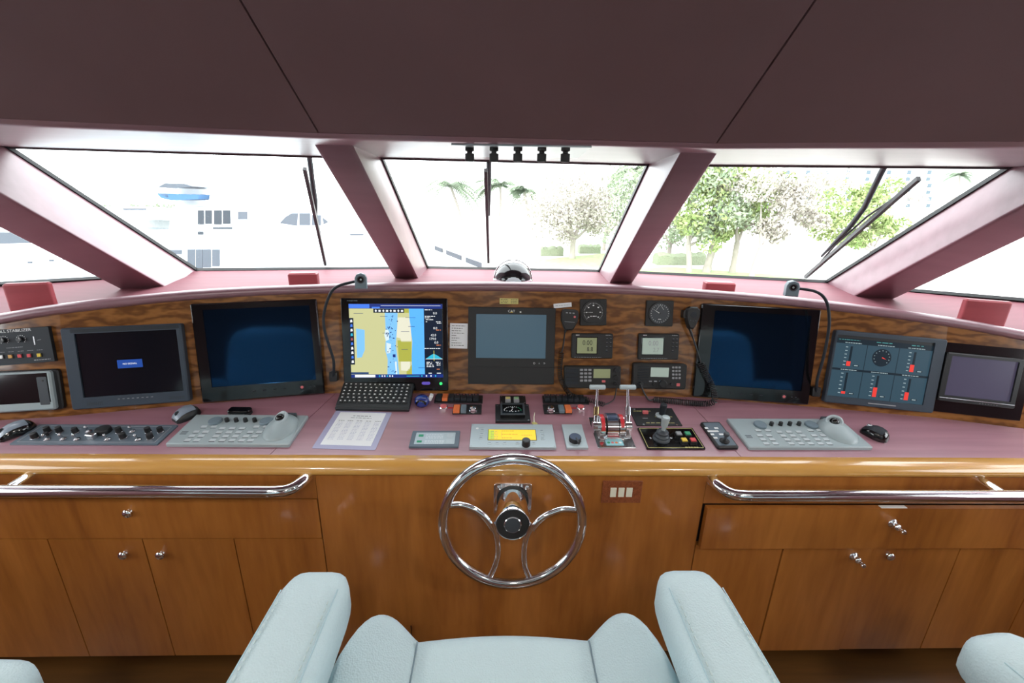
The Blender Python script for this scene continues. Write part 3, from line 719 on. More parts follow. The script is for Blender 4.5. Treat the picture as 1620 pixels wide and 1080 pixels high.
FP(b, [(.815, .74), (.99, .74), (.93, .69), (.90, .675), (.87, .69)], z+.0001, 'c_cyan'); FR(b, .81, .742, .995, .748, z+.0002, 'c_white'); FR(b, .90, .63, .905, .77, z+.0002, 'c_gold')
em('c_gold', (.8, .7, .1), .9)
for (v, u0, u1, n_, mm) in ((.078, .81, .89, 2, 'c_white'), (.165, .81, .92, 3, 'c_white'), (.185, .81, .87, 2, 'c_white'), (.21, .82, .91, 2, 'c_white'), (.238, .82, .84, 1, 'c_white'), (.238, .93, .98, 2, 'c_white'), (.258, .94, .985, 2, 'c_white'), (.35, .93, .98, 1, 'c_orange'), (.60, .80, .97, 6, 'c_white'), (.555, .93, .98, 1, 'c_orange'), (.79, .82, .88, 1, 'c_white'), (.79, .92, .97, 1, 'c_white'), (.81, .82, .88, 1, 'c_white'), (.81, .93, .97, 1, 'c_white'), (.83, .82, .9, 2, 'c_white'), (.83, .93, .97, 1, 'c_white'), (.85, .82, .9, 2, 'c_white'), (.885, .93, .97, 1, 'c_orange'), (.94, .84, .88, 1, 'c_white'), (.94, .93, .98, 1, 'c_white')):
    bars(b, D, 0, F(u0, 0)[0], F(u1, 0)[0], F(0, 1-v)[1], .0028, mm, z+.0002, n_, int(v*999))
D.part('screen', b)
scr = [o for o in D.e.children if o.name.startswith('screen')][0]
for s_, u, v in (('0.0', .92, .125), ('0.0', .92, .325), ('42.0', .90, .42), ('179.0', .89, .47), ('0.0', .93, .52)):
    text(scr, s_, *F(u, 1-v), .0125, 'c_white', z+.0006)
b = MB(); bars(b, D, 0, *(D.l(549, 475.5, .012)[0], D.l(566, 475.5, .012)[0]), D.l(557, 475.5, .012)[1], .0028, 'panelgrey', .0121, 5, 3); D.part('lettering', b)
gx, gy = D.l(697.5, 606.5, .012); b = MB(); b.cyl(gx, gy, .0118, .0062, .0012, 'c_green', 20); D.part('power_button', b)
vx, vy = D.l(674, 606, .012); b = MB(); b.box(vx, vy, .0118, .034, .012, .0010, 'c_violet', r=.006); D.part('touch_key', b)

# ---- engine display, CAT
D = Dev('engine_display', 'matt black engine display with a grey blank screen', 'monitor', [(741, 485), (878, 487), (876, 607), (741, 606)], facet(4))
b = MB(); b.box(0, 0, -.001, D.w, D.h, .015, 'blk_soft', r=.003, c=.0015); D.part('housing', b)
sa = [D.l(*p, .014) for p in ((753.5, 496.5), (864.5, 497.5), (863.5, 567), (753.5, 566.5))]; cx0 = (sa[0][0]+sa[1][0])/2; cy0 = (sa[0][1]+sa[2][1])/2
b = MB(); b.box(cx0, cy0, .0138, sa[1][0]-sa[0][0], sa[0][1]-sa[2][1], .0008, 'screen_grey', r=.001); D.part('screen', b)
gy = D.l(810, 580.5, .014)[1]; b = MB(); b.box(0, gy, .0136, D.w-.001, .0012, .0006, 'blk_gloss', r=.0003); D.part('panel_gap', b)
x, y = D.l(810, 492.5, .014); text(D.e, 'CAT', x-.002, y+.001, .0135, 'white', .0142, sx=1.05)
b = MB(); b.poly([(x-.009, y-.0045), (x+.006, y-.0045), (x-.0015, y+.0015)], .0141, .01425, 'yellow'); D.part('logo_triangle', b)
x2, y2 = D.l(823.5, 493.5, .014); b = MB(); b.box(x2, y2, .0138, .006, .006, .0008, 'white', r=.001); D.part('sensor', b)
for k, px in enumerate((845, 853, 861)):
    x, y = D.l(px, 574.5, .014); b = MB()
    if k == 0: b.tube([(x+.0035*math.cos(a*.524), y+.0035*math.sin(a*.524), .0142) for a in range(12)], .0005, 6, 'white', closed=True)
    elif k == 1: b.poly([(x-.003, y-.003), (x+.003, y-.003), (x, y+.004)], .0140, .0145, 'ink_grey')
    else: b.tube([(x-.003, y+.002, .0142), (x+.002, y+.002, .0142), (x+.0035, y, .0142), (x+.002, y-.002, .0142), (x-.003, y-.002, .0142)], .0005, 6, 'white')
    D.part('touch_key', b)

# ---- left side: grey monitor, stabilizer panel, wide display
D = Dev('grey_monitor', 'charcoal monitor with a small blue box on its dark screen', 'monitor', [(103, 518.5), (288, 511), (308, 632), (121, 646)], facet(1))
sa = [D.l(*p, .02) for p in ((119, 527.5), (278, 521), (293, 617.5), (132.5, 628.5))]; hw = ((sa[1][0]-sa[0][0])+(sa[2][0]-sa[3][0]))/2; hh = ((sa[0][1]-sa[3][1])+(sa[1][1]-sa[2][1]))/2; hx = sum(p[0] for p in sa)/4; hy = sum(p[1] for p in sa)/4
b = MB(); b.frame(0, 0, -.001, D.w, D.h, .026, hw, hh, 'bluegrey', r=.008, hx=hx, hy=hy, c=.004); D.part('bezel', b)
b = MB(); b.box(hx, hy, 0, hw, hh, .0195, 'screen_off', r=.002, c=.0002); sc_ = D.part('screen', b)
x, y = D.l(205.5, 575, .02); b = MB(); b.box(x, y, .0195, .078, .030, .0004, 'nosig', r=.001); o = D.part('message_box', b, sc_); text(sc_, 'NO SIGNAL', x, y, .0085, 'c_white', .0201)
b = MB(); b.box(hx, D.h/2-.011, .0245, D.w*.9, .013, .0015, 'char', r=.003); D.part('top_strip', b)
for k in range(8):
    x, y = D.l(188+k*7.5, 631-k*.5, .025); b = MB(); b.box(x, y, .0245, .007, .0022, .001, 'ink_grey', r=.0005); D.part('button', b)
for px in ((150, 638.5), (280, 628.5)):
    x, y = D.l(*px, .025); b = MB()
    for i in range(9):
        for j in range(3): b.box(x-.022+i*.0055, y-.004+j*.004, .0248, .0034, .0018, .0004, 'blk', r=.0003)
    D.part('speaker_grille', b)

def lpx(D, pts, z): return [D.l(x, y, z) for x, y in pts]
D = Dev('stabilizer_panel', 'black roll stabilizer control panel with coloured buttons', 'control panel', [(-70, 526.5), (81, 515.5), (91, 570.5), (-66, 583)], facet(0))
b = MB(); b.box(0, 0, -.001, D.w, D.h, .013, 'char', r=.002); D.part('plate', b)
x, y = D.l(20, 523.3, .012); text(D.e, 'ROLL STABILIZER', x, y, .0135, 'white', .0122, sx=1.05)
for px in ((-30, 540), (6, 538), (33, 536.5)):
    x, y = D.l(*px, .012); b = MB(); b.cyl(x, y, .0118, .0085, .010, 'blk', 24, .001); b.box(x+.003, y+.004, .0215, .0015, .007, .0006, 'white', r=.0003); D.part('knob', b)
    b = MB()
    for k in range(11):
        a = rad(-45+27*k); b.box(x+.0135*math.cos(a), y+.0135*math.sin(a), .0119, .0022, .0022, .0002, 'white', r=.0005)
    D.part('scale_marks', b)
x, y = D.l(54, 538.5, .012); b = MB(); b.box(x, y, .0119, .0035, .030, .0006, 'steel', r=.0005); D.part('lever_slot', b)
b = MB(); x, y = D.l(62, 538, .012); b.tube([(x-.006, y, .0122), (x, y+.0015, .0122), (x+.006, y+.002, .0122)], .0007, 6, 'ink_grey'); bars(b, D, 0, D.l(10, 550, .012)[0], D.l(36, 549, .012)[0], D.l(23, 549.5, .012)[1], .002, 'ink_grey', .0121, 6, 4)
bars(b, D, 0, D.l(54, 569, .012)[0], D.l(80, 567, .012)[0], D.l(67, 568.5, .012)[1], .003, 'ink_grey', .0121, 5, 9)
for k in range(6): xx, yy = D.l(-12+k*15, 558.2-k, .012); bars(b, D, 0, xx-.009, xx+.009, yy, .0017, 'ink_grey', .0121, 3, k)
D.part('lettering', b)
for k, m_ in enumerate(('ink_grey', 'ink_grey', 'white', 'amber', 'red', 'red', 'yellow')):
    x, y = D.l(-27+k*14.8+(0 if k < 6 else 1), 565.8-k*.75, .012); b = MB(); b.box(x, y, .0118, .0155, .0155, .002, 'blk', r=.001); b.box(x, y, .0135, .0115, .0115, .003, m_, r=.001); D.part('button', b)

D = Dev('sounder_display', 'wide silver framed display with a black screen below the stabilizer panel', 'monitor', [(-64, 589.5), (96, 583), (106, 645), (-55, 656)], facet(0))
b = MB(); b.box(0, 0, -.001, D.w, D.h, .014, 'blk', r=.012, c=.003); D.part('backing', b)
sa = [D.l(*p, .03) for p in ((-60, 596), (72, 592), (79, 635), (-52, 643))]; hw = ((sa[1][0]-sa[0][0])+(sa[2][0]-sa[3][0]))/2; hh = ((sa[0][1]-sa[3][1])+(sa[1][1]-sa[2][1]))/2; hx = sum(p[0] for p in sa)/4; hy = sum(p[1] for p in sa)/4
b = MB(); b.frame(-.006, 0, .012, D.w-.018, D.h-.008, .016, hw+.004, hh+.004, 'silver', r=.008, hx=hx+.006, hy=hy, c=.005); D.part('bezel', b)
b = MB(); b.box(hx, hy, .012, hw+.004, hh+.004, .012, 'blk_gloss', r=.002, c=.0002); D.part('screen', b)
bx_, by_ = D.w/2-.042, 0; b = MB(); b.box(bx_, by_, .0275, .030, D.h*.68, .0012, 'char2', r=.003); D.part('side_panel', b)
b = MB(); b.box(bx_+.003, D.h*.25, .0282, .006, .006, .0012, 'blk', r=.001); D.part('button', b)

# ---- right side: gauge monitor, small monitor
D = Dev('gauge_monitor', 'charcoal monitor showing dark tank gauges with red bars', 'monitor', [(1317, 522.5), (1490, 534.5), (1470, 653), (1300, 632)], facet(7))
G_ = [(1324, 529), (1478, 542), (1459.5, 640), (1308, 625)]
sa = [D.l(*p, .02) for p in G_]; hw = ((sa[1][0]-sa[0][0])+(sa[2][0]-sa[3][0]))/2; hh = ((sa[0][1]-sa[3][1])+(sa[1][1]-sa[2][1]))/2; hx = sum(p[0] for p in sa)/4; hy = sum(p[1] for p in sa)/4
b = MB(); b.frame(0, 0, -.001, D.w, D.h, .026, hw, hh, 'bluegrey', r=.008, hx=hx, hy=hy, c=.004); D.part('bezel', b)
x0, y0, W_, H_ = hx-hw/2, hy-hh/2, hw, hh
b = MB(); b.box(hx, hy, 0, hw, hh, .0195, 'g_back', r=.001, c=.0001); z = .0196
FR(b, 0, 0, 1, .045, z, 'blk'); FR(b, 0, .045, 1, .10, z, 'g_line'); FR(b, 0, .10, 1, .13, z, 'g_line'); FR(b, 0, .535, 1, .57, z, 'g_line')
for u in (.335, .665): FR(b, u-.003, .10, u+.003, 1, z+.0001, 'g_line')
b.cyl(*F(.5, .69), z, .034, .0004, 'g_line', 32)
for k in range(11):
    a = rad(-40+26*k); cxx, cyy = F(.5, .69); b.box(cxx+.027*math.cos(a), cyy+.027*math.sin(a), z+.0004, .0035, .0022, .0002, 'g_text', r=.0003)
cxx, cyy = F(.5, .69); b.poly([(cxx, cyy-.001), (cxx+.018, cyy-.006), (cxx+.002, cyy+.003)], z+.0004, z+.0007, 'g_red')
for (u, v0, v1, f_) in ((.175, .17, .49, .24), (.83, .17, .49, .36), (.175, .60, .95, .12), (.5, .60, .95, .44), (.83, .60, .95, .36)):
    FR(b, u-.012, v0, u+.012, v1, z+.0001, 'g_line'); FR(b, u-.028, v1-(v1-v0)*f_, u+.014, v1, z+.0002, 'g_red')
    for k in range(6): vv = v0+.01+(v1-v0-.03)*k/5; FR(b, u-.062, vv, u-.038, vv+.012, z+.0001, 'g_text')
    FR(b, u+.045, v1-.03, u+.105, v1, z+.0001, 'g_line'); FR(b, u+.055, v1-.022, u+.095, v1-.008, z+.0002, 'g_text')
for i, (u, v) in enumerate(((.10, .115), (.44, .115), (.75, .115), (.10, .553), (.42, .553), (.74, .553))): bars(b, D, 0, F(u, 0)[0], F(u+.17, 0)[0], F(0, 1-v)[1], .0028, 'g_text', z+.0002, 6, i)
bars(b, D, 0, F(.42, 0)[0], F(.58, 0)[0], F(0, .93)[1], .003, 'g_teal', z+.0002, 2, 7); bars(b, D, 0, F(.03, 0)[0], F(.25, 0)[0], F(0, .93)[1], .0022, 'g_teal', z+.0002, 6, 8); bars(b, D, 0, F(.78, 0)[0], F(.9, 0)[0], F(0, .93)[1], .003, 'g_teal', z+.0002, 2, 9)
D.part('screen', b)
b = MB(); b.box(.01, -D.h/2+.014, .0245, .10, .004, .0018, 'ink_grey', r=.0015); D.part('bottom_strip', b)

D = Dev('small_monitor', 'small black monitor in a gloss black surround at the right end', 'monitor', [(1488, 541.5), (1632, 552), (1616, 667), (1468, 647)], facet(8))
b = MB(); b.box(0, 0, -.001, D.w, D.h, .008, 'blk_gloss', r=.002); D.part('surround', b)
Q = [D.l(*p, .03) for p in ((1499, 559), (1620, 568), (1607, 648), (1483, 634))]; w2 = ((Q[1][0]-Q[0][0])+(Q[2][0]-Q[3][0]))/2; h2 = ((Q[0][1]-Q[3][1])+(Q[1][1]-Q[2][1]))/2; qx = sum(p[0] for p in Q)/4; qy = sum(p[1] for p in Q)/4
b = MB(); b.frame(qx, qy+.002, .006, w2, h2, .026, w2-.034, h2-.036, 'blk', r=.005, hx=0, hy=.006, c=.003); D.part('bezel', b)
b = MB(); b.box(qx, qy+.008, .006, w2-.034, h2-.036, .020, 'screen_violet', r=.001, c=.0002); D.part('screen', b)
b = MB(); b.box(qx, qy-h2/2+.0155, .0315, w2-.004, .0022, .0012, 'steel', r=.0008); D.part('bright_strip', b)
b = MB()
for k in range(7): b.box(qx+.012+k*.009, qy-h2/2+.0085, .0315, .003, .0018, .0006, 'ink_grey', r=.0005)
bars(b, D, 0, qx-.025, qx-.003, qy-h2/2+.0085, .003, 'ink_grey', .0316, 3, 2); D.part('button_marks', b)

# ---- gauges
def gauge(label, quad, fi, kind):
    D = Dev('round_gauge', label, 'gauge', quad, facet(fi)); R_ = min(D.w, D.h)/2
    b = MB(); b.box(0, 0, -.001, D.w, D.h, .014, 'blk_soft', r=.004, c=.0015); D.part('case', b)
    b = MB(); b.lathe([(R_*.90, .0125), (R_*.88, .016), (R_*.80, .016), (R_*.79, .0128)], seg=40, m='blk'); D.part('bezel_ring', b)
    b = MB(); b.cyl(0, 0, .0125, R_*.80, .0012, 'blk' if kind == 0 else 'char2', 40)
    if kind == 0:
        for k in range(31):
            a = rad(-45+9*k); L_ = .0045 if k % 5 == 0 else .0025; rr_ = R_*.72; c0_, s0_ = math.cos(a), math.sin(a)
            b.poly([((rr_-L_)*c0_-.0006*s0_, (rr_-L_)*s0_+.0006*c0_), ((rr_-L_)*c0_+.0006*s0_, (rr_-L_)*s0_-.0006*c0_), (rr_*c0_+.0006*s0_, rr_*s0_-.0006*c0_), (rr_*c0_-.0006*s0_, rr_*s0_+.0006*c0_)], .0137, .0139, 'white')
        for k in range(7): a = rad(-45+45*k); b.box(R_*.52*math.cos(a), R_*.52*math.sin(a), .0137, .006, .004, .0002, 'white', r=.0005)
        bars(b, D, 0, -.012, .012, -R_*.30, .0035, 'white', .0137, 2, 1); b.poly([(-R_*.62, .0), (.0, .0012), (.002, -.0012)], .0139, .0145, 'white')
    else:
        for k in range(24):
            a = rad(15*k); rr_ = R_*.72; L_ = .004; c0_, s0_ = math.cos(a), math.sin(a)
            b.poly([((rr_-L_)*c0_-.0006*s0_, (rr_-L_)*s0_+.0006*c0_), ((rr_-L_)*c0_+.0006*s0_, (rr_-L_)*s0_-.0006*c0_), (rr_*c0_+.0006*s0_, rr_*s0_-.0006*c0_), (rr_*c0_-.0006*s0_, rr_*s0_+.0006*c0_)], .0137, .0139, 'white')
        b.tube([(-R_*.28, R_*.30, .0139), (0, R_*.70, .0139), (R_*.28, R_*.30, .0139)], .0007, 6, 'white'); b.poly([(-R_*.58, R_*.36), (.0012, .001), (-.001, -.001)], .0139, .0145, 'white')
        b.box(0, -R_*.45, .0137, .016, .006, .0004, 'blk', r=.001); b.box(0, -R_*.45, .0141, .012, .0025, .0002, 'white', r=.0005)
    D.part('dial', b); b = MB(); b.cyl(0, 0, .0135, .003, .002, 'blk', 16); D.part('needle_cap', b)
gauge('square black gauge with a white ring scale, above the olive-screened readout', [(917.5, 473), (959, 472.5), (958, 514), (916.5, 514.5)], 5, 0)
gauge('square wind angle gauge with a boat outline, above the pale-screened readout', [(1022, 475), (1064.5, 475.5), (1062, 516), (1020, 515)], 5, 1)

# ---- depth readouts
def readout(label, quad, scr, top, bot, lcd, dim):
    D = Dev('depth_readout', label, 'instrument', quad, facet(5))
    b = MB(); b.box(0, 0, -.001, D.w, D.h, .016, 'blk_soft', r=.006, c=.003); D.part('case', b)
    s = [D.l(*p, .016) for p in scr]; hw = s[1][0]-s[0][0]; hh = s[0][1]-s[2][1]; hx = (s[0][0]+s[2][0])/2; hy = (s[0][1]+s[2][1])/2
    b = MB(); b.box(hx, hy, .0145, hw+.007, hh+.007, .0012, 'blk_gloss', r=.002); D.part('screen_surround', b)
    b = MB(); b.box(hx, hy, .0152, hw, hh, .0010, lcd, r=.001); sc_ = D.part('lcd_screen', b)
    text(sc_, top, hx+.002, hy+hh*.17, .027, dim, .0164, sx=.85); text(sc_, bot, hx+hw*.16, hy-hh*.24, .024, dim, .0164, sx=.85)
    for i in range(2):
        for j in range(4):
            if i == 1 and j == 3: continue
            b = MB(); b.box(D.w/2-.024+i*.015, D.h*.27-j*.0155, .0145, .010, .0055, .002, 'char', r=.001); b.box(D.w/2-.024+i*.015, D.h*.27-j*.0155+.0042, .0147, .006, .0014, .0004, 'ink_grey', r=.0003); D.part('button', b)
    b = MB(); bars(b, D, 0, -D.w/2+.016, -D.w/2+.030, D.h/2-.006, .0030, 'white', .0150, 2, 3); bars(b, D, 0, D.w/2-.030, D.w/2-.006, D.h/2-.006, .0026, 'ink_grey', .0150, 4, 5); bars(b, D, 0, -D.w/2+.012, D.w/2-.045, -D.h/2+.0045, .0018, 'ink_grey', .0150, 9, 8); D.part('lettering', b)
readout('black digital readout with an olive screen reading 8.8', [(904, 526.5), (969, 527.5), (967.5, 566), (903, 566)], [(913, 534), (944, 534), (944, 559), (913, 559)], '0.00', '8.8', 'lcd_olive', 'ink')
readout('black digital readout with a pale screen reading 2.7', [(1010, 527), (1073, 527.5), (1071, 568), (1007.5, 567.5)], [(1016.5, 534.5), (1049.5, 535), (1049, 560.5), (1016, 560)], '0.00', '2.7', 'lcd_pale', 'ink_grey')

# ---- two radios
D = Dev('marine_radio', 'black radio with keypad, left of the levers', 'radio', [(892, 577), (981, 578.5), (979, 612), (891, 612)], facet(5), 'marine radios')
Rm = D
b = MB(); b.box(0, 0, -.001, D.w, D.h, .024, 'blk_soft', r=.006, c=.003); D.part('case', b)
b = MB(); gx = -D.w/2+.031
for k in range(4): b.box(gx, D.h*.30-k*.0165, .0225, .050, .013, .0035, 'char', r=.002)
D.part('speaker_grille', b)
for i in range(3):
    for j in range(4):
        x, y = D.l(920+i*6.6, 584.5+j*5.6, .024); b = MB(); b.box(x, y-.001, .0225, .0125, .0085, .003, 'ink_grey', r=.002); D.part('button', b)
s = [D.l(*p, .024) for p in ((939.5, 583.5), (966, 584), (965, 598), (939, 598))]
b = MB(); b.box((s[0][0]+s[2][0])/2, (s[0][1]+s[2][1])/2, .0225, s[1][0]-s[0][0], s[0][1]-s[2][1], .0018, 'lcd_olive', r=.001); D.part('lcd_screen', b)
x, y = D.l(955, 603, .024); b = MB(); b.box(x, y, .0225, .014, .009, .003, 'redsoft', r=.002); D.part('distress_button', b)
for (px, py, r_) in ((975, 585, .0095), (974.5, 597, .0105), (973.5, 606, .006)):
    x, y = D.l(px, py, .024); b = MB(); b.cyl(x, y, .0225, r_, .012, 'blk', 24, .0015); D.part('knob', b)
D = Dev('marine_radio', 'black radio with a large pale screen, right of the levers', 'radio', [(999.5, 573), (1082.5, 574), (1081, 614), (998.5, 611.5)], facet(5), 'marine radios')
Rr = D
b = MB(); b.box(0, 0, -.001, D.w, D.h, .030, 'blk_soft', r=.009, c=.004); D.part('case', b)
b = MB()
for k in range(7): b.box(-D.w/2+.038, D.h*.36-k*.0105, .0285, .045, .0042, .0035, 'char', r=.001)
D.part('speaker_grille', b)
s = [D.l(*p, .03) for p in ((1030, 581), (1058.5, 582), (1057.5, 596.5), (1029.5, 596))]
b = MB(); b.box((s[0][0]+s[2][0])/2, (s[0][1]+s[2][1])/2, .0285, s[1][0]-s[0][0], s[0][1]-s[2][1], .0018, 'lcd_pale', r=.001); D.part('lcd_screen', b)
for i in range(3):
    for j in range(4):
        x, y = D.l(1065+i*5, 581+j*5.6, .03); b = MB(); b.box(x, y, .0285, .009, .0075, .003, 'ink_grey', r=.0015); D.part('button', b)
for i in range(3):
    x, y = D.l(1029+i*8, 603, .03); b = MB(); b.box(x, y, .0285, .012, .005, .002, 'ink_grey' if i < 2 else 'panelblue', r=.0015); D.part('button', b)
x, y = D.l(1073, 608.5, .03); b = MB(); b.box(x, y, .0285, .013, .012, .003, 'redsoft', r=.001); D.part('distress_button', b)
x, y = D.l(1048.5, 607, .03); b = MB(); b.cyl(x, y, .0285, .0155, .013, 'blk', 28, .003); D.part('tuning_knob', b)
x, y = D.l(1034, 608, .03); b = MB(); b.cyl(x, y, .0285, .006, .008, 'blk', 20, .001); D.part('knob', b)
x, y = D.l(1062, 607.5, .03); b = MB(); b.cyl(x, y, .0285, .0055, .006, 'blk', 20, .001); D.part('knob', b)
x, y = D.l(1013, 607, .03); b = MB(); b.cyl(x, y, .0285, .009, .012, 'blk', 20, .002); D.part('microphone_socket', b)

# ---- handset microphones, their coiled cords
def coil(b, P, R_, pitch, m='blk', r=.0018):
    """helix of radius R_ wound round the path P"""
    P = smoothpath(P, 10); L_ = [0]
    for i in range(1, len(P)): L_.append(L_[-1]+(P[i]-P[i-1]).length)
    n = int(L_[-1]/pitch*9); pts = []; pn = None; k = 0
    for i in range(n+1):
        s_ = L_[-1]*i/n
        while k < len(P)-2 and L_[k+1] < s_: k += 1
        f_ = (s_-L_[k])/max(L_[k+1]-L_[k], 1e-9); p = P[k].lerp(P[k+1], f_); t = (P[k+1]-P[k]).normalized()
        pn = t.orthogonal().normalized() if pn is None else (pn-t*pn.dot(t)).normalized(); bn = t.cross(pn); a = 2*math.pi*i/9
        pts.append(p+(pn*math.cos(a)+bn*math.sin(a))*R_)
    b.tube(pts, r, 5, m)
D = Dev('handset_microphone', 'black square-shouldered handset microphone left of the ring gauge', 'microphone', [(885.5, 487.5), (912.5, 489.5), (911.5, 522), (886, 520)], facet(4))
b = MB(); o = [(-.5, .30), (-.44, .46), (-.3, .5), (.3, .5), (.44, .46), (.5, .30), (.48, -.05), (.30, -.40), (.2, -.5), (-.2, -.5), (-.30, -.40), (-.48, -.05)][::-1]
b.poly([(x*D.w, y*D.h) for x, y in o], .012, .040, 'blk_soft', c=.005); D.part('body', b)
b = MB(); b.box(0, .01, -.001, .022, .03, .014, 'blk', r=.003); D.part('hanger_clip', b)
b = MB(); b.box(0, -.008, .0395, D.w*.6, .0016, .0008, 'ink_grey', r=.0005)
for i in range(3): b.box(-.014+i*.013, D.h*.33, .0395, .008, .004, .001, 'ink_grey', r=.001)
D.part('button_row', b); b = MB(); b.cyl(D.w*.27, D.h*.16, .0395, .0045, .0016, 'redsoft', 16); D.part('red_button', b)
p = [face(4, 899, 519, .028), face(4, 894, 524, .026), face(4, 892, 540, .02), face(4, 889, 557, .018)]
b = MB(); b.M = D.inv; b.tube(smoothpath(p, 5), [.0055]*6+[.003]*10, 8, 'blk'); D.part('cable_lead', b)
b = MB(); b.M = D.inv; coil(b, [face(4, 889, 557, .018), face(4, 886, 578, .018), face(4, 886.5, 596, .018), face(4, 893, 611, .02), dash(902, 622, .022)+Vector((0, -.012, .0)), dash(918, 629, .014), dash(938, 634, .013), dash(956, 640, .014)], .0085, .0072); D.part('coiled_cord', b)
b = MB(); b.M = D.inv; b.tube(smoothpath([dash(956, 640, .014), dash(966, 636, .010), dash(972, 630, .012), face(5, 975, 616, .02), Rm.M @ Vector((Rm.w/2-.012, -Rm.h/2+.01, .02))], 5), .0025, 8, 'blk'); D.part('cable_tail', b)
D = Dev('handset_microphone', 'black rounded handset microphone beside the right radar monitor', 'microphone', [(1078, 484), (1102.5, 485), (1099, 520), (1081, 518)], facet(5))
b = MB(); o = [(-.5, .22), (-.42, .40), (-.22, .5), (.22, .5), (.42, .40), (.5, .22), (.46, 0), (.30, -.30), (.14, -.5), (-.14, -.5), (-.30, -.30), (-.46, 0)][::-1]
b.poly([(x*D.w, y*D.h) for x, y in o], .012, .042, 'blk_soft', c=.006); D.part('body', b)
b = MB(); b.box(-D.w*.45, .012, -.001, .02, .03, .03, 'blk', r=.004); D.part('hanger_clip', b)
b = MB(); b.cyl(0, .013, .0412, .013, .0016, 'char', 24); D.part('speaker_disc', b)
for k in range(3): b = MB(); b.box(-.010+k*.010, -.010-.002*(k == 1), .0412, .006, .004, .0014, 'char2', r=.001); D.part('button', b)
b = MB(); b.M = D.inv; b.tube(smoothpath([face(5, 1090, 517, .028), face(5, 1096, 533, .022), face(5, 1103, 555, .018), face(5, 1109, 574, .028)], 5), [.005]*5+[.003]*11, 8, 'blk'); D.part('cable_lead', b)
b = MB(); b.M = D.inv; coil(b, [face(6, 1109, 574, .034), face(6, 1118, 593, .036), face(6, 1126, 609, .04), dash(1125, 628, .03)+Vector((0, -.03, 0)), dash(1113, 636, .012)+Vector((0, -.012, 0)), dash(1090, 637, .012), dash(1062, 634, .012), dash(1034, 632, .014)], .0105, .0075, r=.002); D.part('coiled_cord', b)
b = MB(); b.M = D.inv; b.tube(smoothpath([dash(1034, 632, .014), dash(1026, 632, .02), face(5, 1018, 619, .05), Rr.M @ (Rr.inv @ face(5, 1013, 607, .045))], 5), .0032, 8, 'blk'); D.part('cable_tail', b)

# ---- gooseneck lamps
def goose(label, fi, base, path, offs, head, hoff, aim):
    P, n = facet(fi); bp = face(fi, *base, 0)
    e = empty('gooseneck_lamp', Matrix.Translation(bp)); tag(e, label, 'lamp', 'gooseneck chart lamps'); inv = Matrix.Translation(-bp)
    D = type('o', (), {})(); u = Vector((0, 0, 1)).cross(n); u = -u if u.x < 0 else u; u.normalize(); v = n.cross(u)
    b = MB(); b.M = frameM(Vector(), u, v, n); b.box(0, 0, -.001, .030, .038, .026, 'blk', r=.005, c=.003); b.build('base', e)
    pts = [bp+n*.02] + [face(fi, *p, o) for p, o in zip(path, offs)]; hp = face(fi, *head, hoff)
    b = MB(); b.M = inv; b.tube(smoothpath(pts+[hp], 6), .0052, 10, 'char'); b.build('flexible_arm', e, ang=60)
    ax = Vector(aim).normalized(); s = ax.orthogonal(); s = Vector((1, 0, 0)); s = (s-ax*s.dot(ax)).normalized(); t = ax.cross(s)
    b = MB(); b.M = inv @ frameM(hp, s, t, ax); b.poly([(-.021, -.030), (.021, -.030), (.021, .008), (.015, .021), (0, .026), (-.015, .021), (-.021, .008)], -.019, .017, 'panelgrey', c=.003); h_ = b.build('lamp_head', e)
    b = MB(); b.M = inv @ frameM(hp, s, t, ax); b.lathe([(.0135, .016), (.0135, .020), (.0105, .020), (.0095, .017)], 0, .003, 24, 'char2'); b.cyl(0, .003, .0165, .0095, .001, 'blk_gloss', 20); b.lathe([(.0035, .017), (.0035, .0195), (.001, .0198)], 0, .003, 12, 'silver'); b.build('lens_ring', h_)
goose('gooseneck lamp curving up between the left radar monitor and the chart display', 3, (530, 594), [(528, 572), (521, 548), (514, 525), (512, 500), (520, 470), (534, 453)], [.05, .075, .085, .09, .10, .11], (571, 443), .11, (.25, -.95, .1))
goose('gooseneck lamp curving up right of the right radar monitor', 6, (1287, 618), [(1293, 600), (1302, 568), (1309, 535), (1312, 505), (1307, 476), (1290, 461)], [.05, .07, .08, .09, .10, .11], (1253, 455), .11, (-.35, -.92, .05))

# ---- paper notes on the face
D = Dev('paper_note', 'white typed list taped between the chart display and the engine display', 'note', [(711.5, 511), (739.5, 511.5), (740, 551.5), (712, 550.5)], facet(3))
b = MB(); b.box(0, 0, .0003, D.w, D.h, .0005, 'paper', r=.001, c=0); D.part('sheet', b)
b = MB()
for k in range(9): bars(b, D, 0, -D.w*.40, -D.w*.40+D.w*(.75, .6, .55, .7, .25, .45, .3, .55, .7)[k], D.h*.40-k*D.h*.097, .0022, 'ink', .0008, 4, k)
D.part('typed_lines', b)
D = Dev('paper_note', 'narrow pale yellow label above the engine display', 'note', [(790.5, 471.5), (820, 472), (820, 481), (790.5, 480.5)], facet(4))
b = MB(); b.box(0, 0, .0003, D.w, D.h, .0006, 'labelyellow', r=.001, c=0); D.part('sheet', b)
b = MB()
for k in range(3): bars(b, D, 0, -D.w*.45, -D.w*.05, D.h*.28-k*D.h*.28, .0020, 'ink', .0009, 3, k); bars(b, D, 0, D.w*.1, D.w*.45, D.h*.28-k*D.h*.28, .0020, 'ink', .0009, 3, k+9)
D.part('typed_lines', b)
D = Dev('paper_note', 'small white label strip above the square-shouldered handset', 'note', [(875.5, 480.5), (904, 478), (904.5, 485), (876, 487.5)], facet(4))
b = MB(); b.box(0, 0, .0003, D.w, D.h, .0006, 'paper', r=.001, c=0); D.part('sheet', b)
